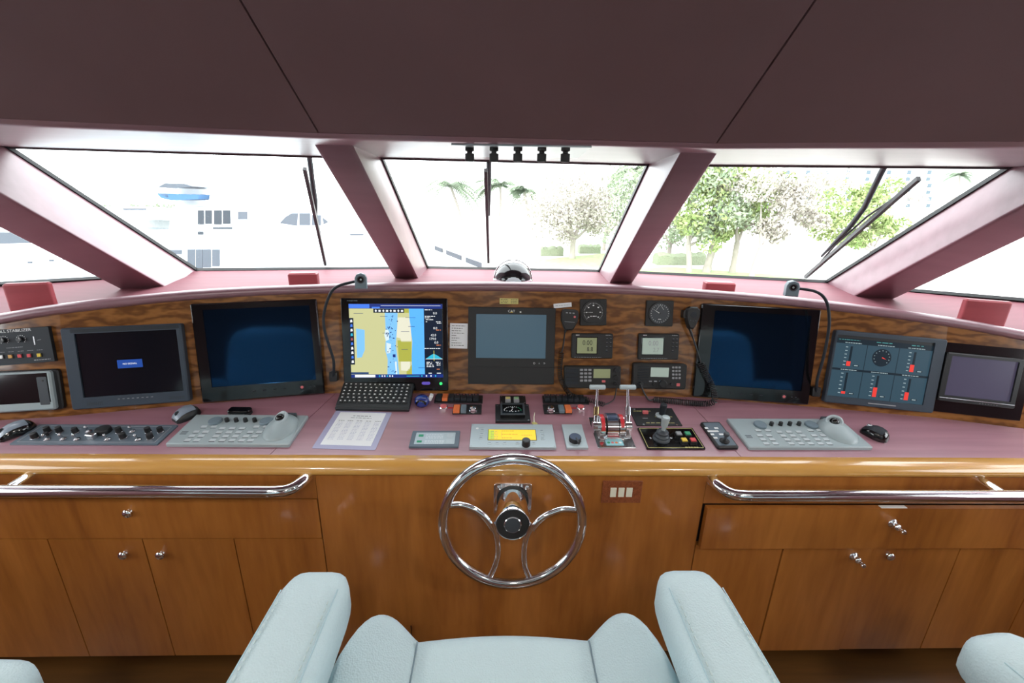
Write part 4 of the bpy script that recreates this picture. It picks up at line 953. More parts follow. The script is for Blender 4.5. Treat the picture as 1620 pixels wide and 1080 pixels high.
b = MB(); bars(b, D, 0, -D.w*.4, D.w*.4, 0, .0016, 'ink_grey', .0009, 5, 2); D.part('typed_lines', b)
# ---- compass behind the lip
cp = onz(812, 446, 1.352); e = empty('compass', Matrix.Translation((cp.x, cp.y+.05, 1.325))); tag(e, 'black domed compass with a chrome ring behind the centre of the console', 'compass')
b = MB(); b.lathe([(.088, .0), (.092, .008), (.092, .030), (.089, .036), (.084, .034)], seg=40, m='chrome'); b.build('chrome_base', e, ang=50)
b = MB(); b.ball((0, 0, .030), .084, 36, 'blk_gloss', (1, 1, .95), 0, 90, 10); b.build('hood', e, ang=60)
b = MB(); b.ball((0, -.030, .030), .058, 32, 'silver_hi', (1, 1, .8), 0, 80, 8); b.build('dome', e, ang=60)
b = MB(); b.tube([(.086*math.cos(rad(a)), .0, .034+.086*math.sin(rad(a))) for a in range(0, 181, 12)], .003, 8, 'chrome'); b.build('hood_rim', e, ang=60)
# ---------------------------------------------------------------- things set into or lying on the dash
def DD(name, label, cat, quad, group=None): return Dev(name, label, cat, quad, DASHPL, group)

# ---- two radar keyboards; the layout is read once off the left one
REF = DD('radar_keyboard', 'silver keyboard with a trackball mound between the toggle panel and the laminated sheet', 'keyboard', [(318, 659.5), (492, 661), (454, 707.5), (256.5, 706.5)], 'silver radar keyboards')
def frac(px, z=.014): x, y = REF.l(*px, z); return x/REF.w, y/REF.h
KB_BTN = [(314, 673.5), (330, 674), (421, 674), (437, 674.5), (326, 673.5)]
KB_BTN = [frac(p) for p in [(323, 674.5), (338.5, 674.5), (406, 674.5), (421, 674.5)]]
KB_BTN += [frac((352.0+i*15.5-j*5.2, 677.0+j*6.3)) for j in range(4) for i in range(3)]
KB_BTN += [frac((311.0+i*14.5-j*7.0, 682.5+j*6.6)) for j in range(3) for i in range(2)]
KB_BTN += [frac((396.5+i*14.0-j*7.0, 683.0+j*6.6)) for j in range(3) for i in range(2)]
KB_DIAL = [frac((341, 666.5)), frac((421.5, 667))]; KB_KNOB = [frac((359.5+i*14.6, 666)) for i in range(4)]
def radar_keyboard(D):
    W, H = D.w, D.h
    b = MB(); b.box(0, 0, 0, W, H, .013, 'silver', r=.004, c=.003); D.part('case', b)
    for (u, v) in KB_BTN: b = MB(); b.box(u*W, v*H, .0125, .020, .012, .0025, 'silver_btn', r=.002, c=.0008); b.box(u*W, v*H-.0075, .0127, .019, .0018, .0012, 'char2', r=.0005); D.part('button', b)
    for (u, v) in KB_DIAL: b = MB(); b.lathe([(.022, .0125), (.022, .019), (.020, .021), (.0195, .0205), (.001, .0205)], u*W, v*H, 30, 'panelgrey'); D.part('dial', b)
    for (u, v) in KB_KNOB: b = MB(); b.lathe([(.0075, .0125), (.0070, .026), (.0055, .0275), (.001, .028)], u*W, v*H, 16, 'blk'); D.part('knob', b)
    u, v = frac((291, 684)); b = MB()
    for k in range(3): b.box(u*W, v*H+.006-k*.006, .0127, .022, .003, .0006, 'char2', r=.0005)
    D.part('printed_marks', b)
    # trackball mound: a smooth hill highest at the back
    cx, cy, rx, ry = W*.345, .002, W*.135, H*.44; b = MB(); R = []
    for i in range(11):
        t = i/10; f = math.cos(t*math.pi/2)
        hgt = .013+.034*(1-f)**.6 if i else .0125
        R.append([(cx+rx*(.12+.88*f)*math.cos(a)*1.0, cy+ry*.40*(1-f)+ry*(.10+.90*f)*math.sin(a), hgt) for a in [2*math.pi*k/32 for k in range(32)]])
    b.loft(R, 'silver'); D.part('palm_mound', b)
    bx, by = cx, cy+ry*.42
    b = MB(); b.M = Matrix.Translation((bx-.004, by-.008, .038)) @ Matrix.Rotation(rad(-24), 4, 'Y') @ Matrix.Rotation(rad(20), 4, 'X'); b.lathe([(.027, 0), (.027, .008), (.024, .0095), (.020, .007), (.019, .004)], seg=30, m='silver_hi'); mound = D.part('trackball_ring', b)
    b = MB(); b.ball((bx-.006, by-.010, .040), .0165, 20, 'blk_gloss'); D.part('trackball', b)
    b = MB(); b.box(cx+.004, H/2-.014, .0125, .045, .012, .016, 'char2', r=.003); D.part('scroll_button', b)
radar_keyboard(REF)
RK = DD('radar_keyboard', 'silver keyboard with a trackball mound beside the black mouse on the right', 'keyboard', [(1145, 666), (1329, 666), (1377, 712), (1188, 711.5)], 'silver radar keyboards')
radar_keyboard(RK)

# ---- searchlight and horn panel with toggles, far left
D = DD('toggle_console', 'slate blue panel full of black knobs and toggle switches beside the left mouse', 'control panel', [(68, 672.5), (287, 673.5), (245, 704.5), (11, 704)])
b = MB(); b.box(0, 0, 0, D.w, D.h, .005, 'panelblue', r=.002); D.part('plate', b)
b = MB(); b.frame(0, 0, .005, D.w*.94, D.h*.82, .0003, D.w*.93, D.h*.78, 'ink_grey', r=.002, c=.0001)
rnd = random.Random(2)
for (px, py, l_) in ((50, 695.5, 8), (60, 699, 24), (100, 688, 18), (140, 696.5, 10), (178, 699.5, 34), (205, 688, 12), (235, 697, 14), (120, 678, 20), (90, 677.5, 10), (220, 678, 14)):
    x, y = D.l(px, py, .005); b.box(x, y, .005, l_*.0019, .002, .0003, 'ink_grey', r=.0003)
D.part('printed_marks', b)
for (px, py, r_, h_) in ((76.5, 684, .0105, .022), (95, 684, .0105, .022), (120, 684.5, .0105, .02), (189, 684, .0105, .02), (235, 684, .0105, .02), (254.5, 683.5, .0100, .02), (56, 693, .0115, .02), (195.5, 693, .0115, .02), (238.5, 693.5, .0110, .02), (74, 690, .008, .014)):
    x, y = D.l(px, py, .005); b = MB(); b.lathe([(r_*1.05, .005), (r_*1.05, .009), (r_*.9, .010)], x, y, 18, 'steel'); b.lathe([(r_*.95, .009), (r_*.85, .005+h_), (r_*.7, .006+h_), (.001, .006+h_)], x, y, 18, 'blk'); D.part('knob', b)
for (px, py) in ((141, 683), (75, 695.5), (100.5, 695), (122, 695.5), (170.5, 695.5), (210, 683), (218.5, 696)):
    x, y = D.l(px, py, .005); b = MB(); b.lathe([(.0095, .005), (.0095, .009), (.006, .011)], x, y, 12, 'steel'); b.tube([(x, y, .010), (x+.001, y-.005, .028)], [.003, .0042], 10, 'steel'); b.ball((x+.001, y-.0055, .029), .0045, 10, 'steel'); D.part('toggle', b)
x, y = D.l(164.5, 683, .005); b = MB(); b.lathe([(.023, .005), (.023, .016), (.021, .020), (.001, .021)], x, y, 28, 'blk'); D.part('large_button', b)
x, y = D.l(146, 692.5, .005); b = MB(); b.M = Matrix.Translation((x, y, .005)) @ Matrix.Rotation(rad(-8), 4, 'Z'); b.box(0, 0, 0, .030, .018, .017, 'steel', r=.003, c=.002); D.part('switch_guard', b)

# ---- mice
def mouse(label, fx, bx, body, top, L_=.118, W_=.066, H_=.038, wheelc='char'):
    """fx = image point of the front (cable) end, bx = of the rear end, on the dash"""
    f, r_ = dash(*fx), dash(*bx); c = (f+r_)/2; y = (f-r_); L_ = min(y.length, .13); y.normalize(); x = y.cross(DASH_N).normalized()
    e = empty('computer_mouse', frameM(c, x, y, DASH_N)); tag(e, label, 'mouse')
    prof = [(-.5, .30, .30), (-.44, .62, .62), (-.3, .88, .90), (-.1, 1.0, 1.0), (.1, .93, .97), (.28, .86, .80), (.42, .78, .55), (.49, .6, .36), (.5, .45, .28)]
    b = MB(); R = []
    for v, w_, h_ in prof:
        ring = [(-.5, 0.02), (-.5, .25), (-.47, .52), (-.38, .80), (-.2, .97), (0, 1.0), (.2, .97), (.38, .80), (.47, .52), (.5, .25), (.5, 0.02)]
        R.append([(a*w_*W_, v*L_, z*h_*H_) for a, z in ring])
    b.loft(R, body); b.build('body', e, ang=60)
    b = MB(); R = []
    for v, w_, h_ in prof[2:-1]:
        ring = [(-.40, .80), (-.2, .99), (0, 1.02), (.2, .99), (.40, .80)]
        R.append([(a*w_*W_, v*L_, z*h_*H_+.0006) for a, z in ring] + [(a*w_*W_*.98, v*L_, z*h_*H_-.001) for a, z in ring[::-1]])
    b.loft(R, top); b.build('top_shell', e, ang=60)
    b = MB(); b.M = Matrix.Translation((0, L_*.30, H_*.72)) @ Matrix.Rotation(rad(90), 4, 'Y'); b.lathe([(.006, -.004), (.0085, -.0025), (.0085, .0025), (.006, .004)], seg=18, m=wheelc); b.build('scroll_wheel', e)
    return e
mat('mousegrey', (.22, .27, .33), .3, coat=.3)
mouse('black and blue-grey mouse at the far left of the dash', (-4, 697), (58, 673), 'blk_gloss', 'mousegrey')
mouse('silver grey mouse behind the left radar keyboard', (276, 668), (316, 650), 'blk', 'mousegrey')
mouse('glossy black mouse right of the right radar keyboard', (1363, 680), (1404, 699), 'blk_gloss', 'char', wheelc='steel')
# ---- black clip tin behind the left keyboard
D = DD('card_case', 'small black closed case behind the left radar keyboard', 'case', [(364, 650), (399, 650.5), (397, 659), (362, 658.5)])
b = MB(); b.box(0, 0, 0, D.w, D.h, .010, 'blk', r=.010, c=.003); D.part('lower_shell', b)
b = MB(); b.box(0, .001, .0115, D.w, D.h, .009, 'blk_gloss', r=.010, c=.003); D.part('lid', b)
b = MB(); b.box(0, -D.h/2+.003, .009, D.w*.6, .004, .004, 'steel', r=.001); D.part('hinge', b)

# ---- laminated sheet
D = DD('laminated_sheet', 'white printed schedule in a lilac laminate sleeve before the compact keyboard', 'paper', [(539, 650.5), (623, 652), (590.5, 713), (485, 708.5)])
b = MB(); b.box(0, 0, .0005, D.w, D.h, .0008, 'lamin', r=.006, c=0); D.part('laminate', b)
b = MB(); b.box(.0, .006, .0012, D.w*.81, D.h*.87, .0006, 'paper', r=.001, c=0); D.part('sheet', b)
b = MB(); y = D.h*.36; bars(b, D, 0, -.03, .035, y, .0045, 'ink_grey', .0019, 4, 1); bars(b, D, 0, -.035, .04, y-.012, .003, 'ink_grey', .0019, 5, 2)
for k in range(5): bars(b, D, 0, -.073+k*.033, -.052+k*.033, y-.030, .0035, 'ink_grey', .0019, 2, k+3)
for j in range(13):
    for k in range(5): bars(b, D, 0, -.073+k*.033, -.073+k*.033+.020, y-.040-j*.008, .0016, 'lamin', .0019, 2, j*7+k)
D.part('printed_text', b)

# ---- compact keyboard on its stand
kq = [dash(549, 606, .03), dash(657, 608, .03)]
KN = (DASH_N + Vector((0, -.34, 0))).normalized()
P0 = dash(524, 645, .012)
KP = (P0, KN)
D = Dev('compact_keyboard', 'small black keyboard propped against the chart display', 'keyboard', [(549, 605.5), (657.5, 607), (645, 645), (525, 643)], KP)
b = MB(); b.box(0, 0, -.012, D.w, D.h, .016, 'kb', r=.006, c=.003); D.part('case', b)
b = MB(); b.box(0, -D.h/2-.004, -.016, D.w*1.0, .012, .018, 'kb', r=.004, c=.003); D.part('front_rail', b)
b = MB(); b.box(0, D.h*.22, -.026, D.w*.9, .02, .014, 'blk', r=.004); D.part('rear_foot', b)
rows = [(14, 1.0), (13, 1.0), (13, 1.0), (13, 1.0), (12, 1.0), (5, 0)]
kw = D.w*.94
for r_i in range(6):
    y = D.h/2-.014-r_i*(D.h-.030)/5.4; n = (14, 13, 13, 13, 12, 0)[r_i]; x = -kw/2; hh = (D.h-.030)/5.4
    widths = [kw/n]*n if n else [kw*.065]*4+[kw*.09, kw*.09, kw*.09]+[kw*.065]*0+[kw*.094]*5
    for i, ww in enumerate(widths):
        b = MB(); b.box(x+ww/2, y, .0035, ww*.80, hh*.78, .0045, 'kb', r=.002, c=.0015); b.box(x+ww*.38, y+hh*.12, .0079, ww*.32, hh*.26, .0002, 'white', r=.0004, c=0); D.part('key', b); x += ww

# ---- blue gloss mouse-like camera
p = dash(668, 640); e = empty('webcam', frameM(p, Vector((1, 0, 0)), DASH_N.cross(Vector((1, 0, 0))), DASH_N)); tag(e, 'small round gloss blue gadget beside the compact keyboard', 'gadget')
b = MB(); b.lathe([(.022, 0), (.027, .008), (.029, .018), (.026, .030), (.018, .037), (.001, .039)], seg=28, m='bluegloss'); b.build('body', e, ang=60)
b = MB(); b.lathe([(.019, 0), (.020, .003), (.015, .006), (.001, .0065)], seg=24, m='blk_gloss'); 
for q in range(len(b.v)): v_ = b.v[q]; b.v[q] = Vector((v_.x, -.018-v_.z*1.2, .020+v_.y*.75))
b.build('lens', e, ang=60)
b = MB(); b.M = Matrix.Translation((.028, .012, .018)) @ Matrix.Rotation(rad(25), 4, 'Y'); b.box(0, 0, 0, .014, .022, .022, 'white', r=.004, c=.002); b.build('clip', e)

# ---- left blank label plate with green leds
D = DD('alarm_panel', 'small pale blue panel with two green lamps left of the autopilot', 'control panel', [(655, 684), (729, 683.5), (724.5, 709), (645, 709)])
b = MB(); b.box(0, 0, 0, D.w, D.h, .008, 'panelblue', r=.002, c=.001); D.part('plate', b)
b = MB(); b.box(0, .001, .0075, D.w*.82, D.h*.72, .001, 'alu', r=.002); D.part('label_field', b)
for (u, v, w_, h_, m_) in ((-.30, .17, .10, .14, 'green'), (-.31, -.20, .10, .12, 'green')): b = MB(); b.box(u*D.w, v*D.h, .0083, w_*D.w, h_*D.h, .0012, m_, r=.001); D.part('lamp', b)
for (u, v) in ((.30, .15), (.30, -.20)): b = MB(); b.box(u*D.w, v*D.h, .0083, .13*D.w, .24*D.h, .0008, 'silver_hi', r=.001); D.part('button', b)
b = MB()
for k in range(3): bars(b, D, 0, -.20*D.w, .16*D.w, (.22-.10*k)*D.h, .0020, 'white', .0084, 6, k); bars(b, D, 0, -.2*D.w, .2*D.w, (-.14-.09*k)*D.h, .0018, 'white', .0084, 7, k+5)
D.part('printed_marks', b)

# ---- autopilot with amber screen
D = DD('autopilot', 'grey autopilot control head with a bright yellow screen', 'control panel', [(748, 673.5), (873, 675), (880.5, 711), (740.5, 711)])
b = MB(); b.box(0, 0, 0, D.w, D.h, .010, 'alu', r=.002, c=.001); D.part('case', b)
s = [D.l(*p, .010) for p in ((774, 679.5), (847, 680), (848, 696), (771.5, 695.5))]; hw = ((s[1][0]-s[0][0])+(s[2][0]-s[3][0]))/2; hh = s[0][1]-s[3][1]; hx = sum(q[0] for q in s)/4; hy = sum(q[1] for q in s)/4
b = MB(); b.box(hx, hy, .0095, hw+.004, hh+.005, .0012, 'blk', r=.001); b.box(hx, hy, .0105, hw, hh, .0006, 'lcd_yellow', r=.001); b.box(hx-hw*.44, hy-hh*.02, .0110, hw*.12, hh*.9, .0003, 'lcd_green', r=.001)
for k in range(5): bars(b, D, 0, hx-hw*.45, hx-hw*.30, hy+hh*(.3-.17*k), .0018, 'ink_grey', .0113, 2, k)
for k in range(3): bars(b, D, 0, hx-hw*.22, hx+hw*(.05, .12, .0)[k], hy+hh*(.36-.34*k), .0020, 'amber', .0111, 5, k+3)
bars(b, D, 0, hx+hw*.2, hx+hw*.42, hy-hh*.05, .002, 'amber', .0111, 4, 1); b.box(hx-hw*.22, hy+.002, .0111, .0008, hh*.5, .0002, 'ink_grey', r=.0002); D.part('screen', b)
x, y = D.l(832, 701, .012); b = MB(); b.lathe([(.0145, .0095), (.0140, .030), (.0125, .032), (.001, .0325)], x, y-.006, 28, 'blk'); b.cyl(x, y-.006, .0322, .0115, .0006, 'char2', 24); D.part('course_knob', b)
for (px, py) in ((763, 681.5), (762, 687.5), (760.5, 693.5), (774.5, 701.5), (786.5, 701.5), (798.5, 701.5), (818.5, 701.5), (844.5, 701.5), (857, 682.5), (858, 688.5), (858.5, 694.5)):
    x, y = D.l(px, py, .010); b = MB(); b.box(x, y, .0097, .013, .009, .0014, 'silver_hi', r=.002); b.box(x, y+.0068, .0098, .009, .0015, .0004, 'char2', r=.0004); D.part('button', b)
x, y = D.l(755, 677.5, .010); b = MB(); b.cyl(x, y, .0097, .005, .001, 'white', 16); bars(b, D, 0, x+.008, x+.024, y+.003, .0018, 'ink_grey', .0099, 4, 3); D.part('maker_mark', b)
for sx, sy in ((-1, 1), (1, 1), (-1, -1), (1, -1)): b = MB(); b.cyl(sx*(D.w/2-.006), sy*(D.h/2-.006), .0097, .0025, .0008, 'silver', 10); D.part('screw', b)

# ---- follow-up tiller knob
D = DD('steering_lever', 'small grey plate with a round blue-black jog knob beside the autopilot', 'control panel', [(887.5, 674), (919.5, 674), (931, 711), (897, 711)])
b = MB(); b.box(0, 0, 0, D.w, D.h, .009, 'alu', r=.002, c=.001); D.part('plate', b)
x, y = D.l(910, 692, .02); mat('jog', (.05, .07, .12), .3, .4)
b = MB(); b.lathe([(.021, .0085), (.021, .022), (.0195, .0245), (.001, .025)], x, y, 32, 'blk'); b.cyl(x, y, .0246, .0190, .0006, 'jog', 30); D.part('jog_knob', b)
b = MB(); b.tube([(x+.002, y-.010, .026), (x+.006, y-.034, .024)], [.0035, .0030], 10, 'char2'); b.ball((x+.006, y-.034, .024), .0048, 12, 'blk'); D.part('pointer', b)
for k in range(3): xx, yy = D.l(900+k*5, 682.5, .009); b = MB(); b.box(xx, yy, .0087, .007, .0045, .001, 'silver_hi', r=.001); D.part('button', b)
b = MB(); b.frame(x, y, .0089, .052, .052, .0004, .047, .047, 'silver_hi', r=.026, c=.0001, hr=.0235); D.part('ring_mark', b)

# ---- rudder gauge with two lamps above it
D = DD('rudder_gauge', 'small black instrument with a rectangular dial and two coloured lamps above', 'gauge', [(785.5, 641.5), (837, 641.5), (838.5, 669), (781.5, 669)])
b = MB(); b.box(0, 0, 0, D.w, D.h, .008, 'blk', r=.002); D.part('plate', b)
b = MB(); b.box(.0, .002, .0075, D.w*.70, D.h*.66, .014, 'blk_gloss', r=.002, c=.002); D.part('case', b)
b = MB(); b.frame(0, .002, .0205, D.w*.70, D.h*.66, .003, D.w*.60, D.h*.54, 'char2', r=.003, c=.001)
hx, hy = 0, .002
for k in range(15):
    a = rad(-10+14.3*k); b.box(hx+D.w*.24*math.cos(a), hy-.006+D.h*.19*math.sin(a), .0215, .003, .003, .0003, 'white' if k > 4 else 'green', r=.0005)
for k in range(5): b.box(hx-.022+k*.011, hy-.016+abs(k-2)*.002, .0215, .005, .0025, .0003, 'white', r=.0005)
b.poly([(hx-.008, hy-.014), (hx+.001, hy+.004), (hx-.004, hy-.014)], .0216, .0222, 'white'); b.cyl(hx, hy+.010, .0214, .004, .001, 'ink_grey', 14); D.part('dial', b)
for sx, sy in ((-1, 1), (1, 1), (-1, -1), (1, -1)): b = MB(); b.cyl(sx*(D.w/2-.008), sy*(D.h/2-.008), .0078, .0032, .001, 'steel', 10); D.part('screw', b)
D = DD('indicator_lamps', 'little black plate with one amber and one green square lamp', 'indicator', [(792, 627.5), (831, 627.5), (832, 639.5), (790, 639.5)])
b = MB(); b.box(0, 0, 0, D.w, D.h, .006, 'blk', r=.002); D.part('plate', b)
for px, m_ in ((803.5, 'labelyellow'), (817, 'leaf_blue2')):
    mat('leaf_blue2', (.25, .42, .22), .4); x, y = D.l(px, 632.5, .01); b = MB(); b.box(x, y, .0055, .021, .026, .012, 'ink_grey', r=.002); b.box(x, y+.004, .017, .018, .016, .0015, m_, r=.001); D.part('lamp', b)
for sx, sy in ((-1, 1), (1, 1), (-1, -1), (1, -1)): b = MB(); b.cyl(sx*(D.w/2-.006), sy*(D.h/2-.005), .0058, .0026, .001, 'steel', 10); D.part('screw', b)

# ---- four rocker switch banks
def bank(label, quad, n, lit, knob_=None, order=None):
    D = DD('rocker_switch_bank', label, 'switches', quad); b = MB(); b.box(0, 0, 0, D.w, D.h, .006, 'blk', r=.002); D.part('plate', b)
    return D
def rocker(D, x, y, w_, h_, m_, led=True, up=True):
    b = MB(); t = .0125; b.M = Matrix.Translation((x, y, .0055)) @ Matrix.Rotation(rad(-7 if up else 7), 4, 'X'); b.box(0, 0, 0, w_, h_, t, m_, r=.002, c=.0015); o = D.part('rocker', b)
    if led: b = MB(); b.M = Matrix.Translation((x, y, .0055)) @ Matrix.Rotation(rad(-7 if up else 7), 4, 'X'); b.box(0, h_*.28, t-.0004, w_*.4, .0025, .0008, 'redsoft', r=.0005); b.build('indicator', o)
D = bank('long bank of seven rockers, second one orange, left of the rudder gauge', [(689, 626.5), (765, 627), (762.5, 638.5), (687, 638)], 7, 1)
for k in range(7): rocker(D, -D.w/2+.014+k*(D.w-.020)/7+.003, 0, (D.w-.022)/7*.9, D.h*.86, 'orange' if k == 1 else 'char', k > 2)
for s_ in (-1, 1): b = MB(); b.cyl(s_*(D.w/2-.003), .0, .0058, .0024, .001, 'steel', 10); D.part('screw', b)
D = bank('long bank of seven dark rockers right of the rudder gauge', [(857.5, 627.5), (928, 628.5), (932.5, 640), (859, 638.5)], 7, 9)
for k in range(7): rocker(D, -D.w/2+.014+k*(D.w-.020)/7+.003, 0, (D.w-.022)/7*.9, D.h*.86, 'char', k < 6)
for s_ in (-1, 1): b = MB(); b.cyl(s_*(D.w/2-.003), .0, .0058, .0024, .001, 'steel', 10); D.part('screw', b)
def pushk(D, x, y):
    b = MB(); b.lathe([(.016, .0055), (.016, .010), (.013, .012), (.0125, .020), (.010, .023), (.001, .0245)], x, y, 24, 'chrome'); b.cyl(x, y, .0165, .0118, .004, 'blk', 24); D.part('push_button', b)
D = bank('short plate with an orange rocker, a grey rocker and a chrome button, left', [(718.5, 641), (762.5, 641), (761.5, 655.5), (714.5, 655.5)], 2, 0)
rocker(D, *D.l(722.5, 647, .01), .024, D.h*.8, 'orange', False); rocker(D, *D.l(733.5, 647, .01), .020, D.h*.8, 'panelgrey', False); pushk(D, *D.l(748.5, 648, .01))
D = bank('short plate with a chrome button, a grey rocker and an orange rocker, right', [(859, 641), (902, 641), (905.5, 655), (860.5, 655)], 2, 0)
pushk(D, *D.l(871.5, 648, .01)); rocker(D, *D.l(888, 647, .01), .020, D.h*.8, 'panelgrey', False); rocker(D, *D.l(898.5, 647, .01), .024, D.h*.8, 'orange', False)
def estop(label, px, tagpx):
    p = dash(*px); e = empty('stop_button', frameM(p, Vector((1, 0, 0)), DASH_N.cross(Vector((1, 0, 0))), DASH_N)); tag(e, label, 'button', 'engine stop buttons')
    b = MB(); b.lathe([(.0165, 0), (.0165, .015), (.0145, .018), (.001, .0185)], seg=28, m='chrome'); b.build('chrome_barrel', e)
    b = MB(); b.lathe([(.0125, .018), (.0120, .0205), (.001, .021)], seg=28, m='redsoft'); b.build('red_cap', e)
    b = MB(); b.box(tagpx, .015, .0002, .024, .008, .0008, 'red', r=.001); b.build('red_label', e)
estop('chrome stop button with a red face, left of the short left switch plate', (702, 648.5), .026); estop('chrome stop button with a red face, right of the short right switch plate', (918, 649), -.026)

# ---- key lying at the autopilot's corner
p = dash(846, 670, .002); e = empty('key', frameM(p, Vector((1, 0, 0)), DASH_N.cross(Vector((1, 0, 0))), DASH_N)); tag(e, 'small ignition key with an upright pale tag behind the autopilot', 'key')
b = MB(); b.M = Matrix.Rotation(rad(-52), 4, 'Z'); b.box(0, 0, 0, .022, .016, .0025, 'gold', r=.006); b.box(.020, 0, .0005, .022, .006, .0018, 'steel', r=.001); b.build('key_blank', e)
b = MB(); b.tube([(-.002, .006, .002), (-.003, .014, .020), (.0, .022, .034)], [.0022, .0016, .001], 8, 'ivory'); b.build('tag_cord', e)

# ---- throttle and gear control
D = DD('throttle_control', 'chrome twin lever engine control with T handles', 'throttle', [(931, 662), (989, 662), (1003, 710.5), (945.5, 710.5)])
b = MB(); b.box(0, 0, 0, D.w, D.h, .007, 'chrome', r=.003, c=.002); D.part('base_plate', b)
b = MB(); b.box(-D.w/2+.006, 0, .0066, .010, D.h*.98, .001, 'blk', r=.002)
D.part('black_edge_strip', b)
cxx, cyy = D.l(966, 671, .03)
def XC(b, x0, x1, y, z, r_, m_, seg=36, a0=0, a1=360):
    n = seg; ar = a1-a0
    if ar >= 360: b.loft([[(x, y+r_*math.cos(2*math.pi*k/n), z+r_*math.sin(2*math.pi*k/n)) for k in range(n)] for x in (x0, x1)], m_)
    else:
        P = [(y+r_*math.cos(rad(a0+ar*k/n)), z+r_*math.sin(rad(a0+ar*k/n))) for k in range(n+1)] + [(y+(r_-.003)*math.cos(rad(a1-ar*k/n)), z+(r_-.003)*math.sin(rad(a1-ar*k/n))) for k in range(n+1)]
        b.loft([[(x, p[0], p[1]) for p in P] for x in (x0, x1)], m_)
HZ = .022
b = MB(); XC(b, cxx-.020, cxx+.020, cyy, HZ, .045, 'chrome'); D.part('drum', b)
b = MB(); XC(b, cxx-.018, cxx+.018, cyy, HZ, .047, 'jog', 20, 50, 120); D.part('drum_window', b)
for s_ in (-1, 1):
    b = MB(); XC(b, cxx+s_*.034-.009, cxx+s_*.034+.009, cyy, HZ, .040, 'chrome'); D.part('side_drum', b)
    b = MB(); XC(b, cxx+s_*.034-.006, cxx+s_*.034+.006, cyy, HZ, .0425, 'red', 20, 55, 165 if s_ < 0 else 150); D.part('red_scale', b)
    b = MB(); XC(b, cxx+s_*.034-.006, cxx+s_*.034+.006, cyy, HZ, .0425, 'green', 8, 25, 52); D.part('green_scale', b)
b = MB(); b.box(cxx, cyy-.052, .006, .052, .020, .012, 'chrome', r=.003, c=.002); b.box(cxx, cyy-.052, .0175, .040, .010, .0008, 'maroon_red', r=.001); D.part('front_block', b)
lx_, ly_ = D.l(972, 700, .008); b = MB(); b.box(lx_, ly_, .0068, .066, .036, .0012, 'boatglass_pale', r=.002); b.box(lx_, ly_, .0078, .060, .030, .0006, 'cy_tint', r=.002); mat('cy_tint', (.25, .55, .60), .3)
for k, m_ in enumerate(('green', 'redsoft', 'orange', 'white')): b.cyl(lx_-.020+k*.0135, ly_, .0083, .0052, .0008, m_, 16)
D.part('badge', b)
for s_, hub, hd in ((-1, (940, 668), (945, 613)), (1, (990, 667), (993, 613))):
    hx_, hy_ = D.l(*hub, .02); b = MB(); XC(b, hx_-.011, hx_+.011, cyy, HZ, .018, 'chrome', 20); b.box(hx_, cyy-.010, .0, .020, .020, .02, 'chrome', r=.002); D.part('lever_hub', b)
    top = D.inv @ onpl(hd[0], hd[1], dash(960, 668)+Vector((0, .035, 0)), Vector((0, 1, 0)))
    b = MB(); A = Vector((hx_, cyy+.004, HZ+.01)); Tp = Vector(top); m_ = A.lerp(Tp, .36); m2 = A.lerp(Tp, .52)
    b.tube([A, m_, m2, Tp], [.0085, .0085, .0055, .0045], 14, 'chrome'); lv = D.part('lever', b)
    b = MB(); w_ = .029; b.tube([Tp+Vector((-w_, 0, .002)), Tp+Vector((-w_+.003, 0, .002)), Tp+Vector((w_-.003, 0, .002)), Tp+Vector((w_, 0, .002))], [.0075, .009, .009, .0075], 16, 'silver_hi'); b.build('handle', lv)
    b = MB(); b.tube([A.lerp(Tp, .20), A.lerp(Tp, .44)], .0105, 14, 'brass' if s_ < 0 else 'chrome'); b.build('lever_collar', lv)

# ---- thruster joystick panels
D = DD('thruster_panel', 'black panel with gold lettering and a black knob behind the joystick', 'control panel', [(993.5, 646), (1060, 646.5), (1082, 674), (1008.5, 674)])
b = MB(); b.box(0, 0, 0, D.w, D.h, .004, 'blk', r=.001); D.part('plate', b)
b = MB(); z = .004
for (x0_, y0_, x1_, y1_) in ((1002, 650, 1030, 650), (1022, 668, 1068, 669.5), (1037, 652, 1041, 653), (1036, 659, 1064, 659)):
    p_, q_ = D.l(x0_, y0_, z), D.l(x1_, y1_, z); bars(b, D, 0, p_[0], q_[0], (p_[1]+q_[1])/2, .003, 'gold', z, 6, int(x0_), .7)
D.part('gold_lettering', b)
x, y = D.l(1021, 652, .008); b = MB(); b.box(x, y, .0036, .020, .012, .010, 'redsoft', r=.001); D.part('button', b)
x, y = D.l(1021, 660, .008); b = MB(); b.box(x, y, .0036, .020, .004, .001, 'ink_grey', r=.001); D.part('label', b)
for px in ((1003, 646.8), (1018, 671), (1071, 671.5)): x, y = D.l(*px, .004); b = MB(); b.cyl(x, y, .0038, .004, .0014, 'steel', 12); D.part('screw', b)
x, y = D.l(1045, 657, .006); b = MB(); b.lathe([(.019, .004), (.019, .008), (.016, .010)], x, y, 24, 'silver_hi'); b.lathe([(.011, .009), (.011, .016), (.0125, .040), (.0125, .052), (.0115, .054), (.001, .0545)], x+.006, y+.004, 26, 'char'); D.part('selector_knob', b)
D = DD('joystick_panel', 'black panel with a tall grey joystick and four coloured square buttons', 'joystick', [(1007, 678), (1092, 678.5), (1119.5, 711.5), (1024, 711.5)])
b = MB(); b.box(0, 0, 0, D.w, D.h, .006, 'blk_gloss', r=.004, c=.001); D.part('plate', b)
b = MB(); b.frame(0, 0, .0059, D.w*.95, D.h*.93, .0004, D.w*.935, D.h*.90, 'gold', r=.003, c=.0001); x, y = D.l(1098, 707.5, .006); bars(b, D, 0, x-.03, x+.015, y, .006, 'gold', .006, 5, 2, .7); D.part('gold_line', b)
x, y = D.l(1046, 694, .006)
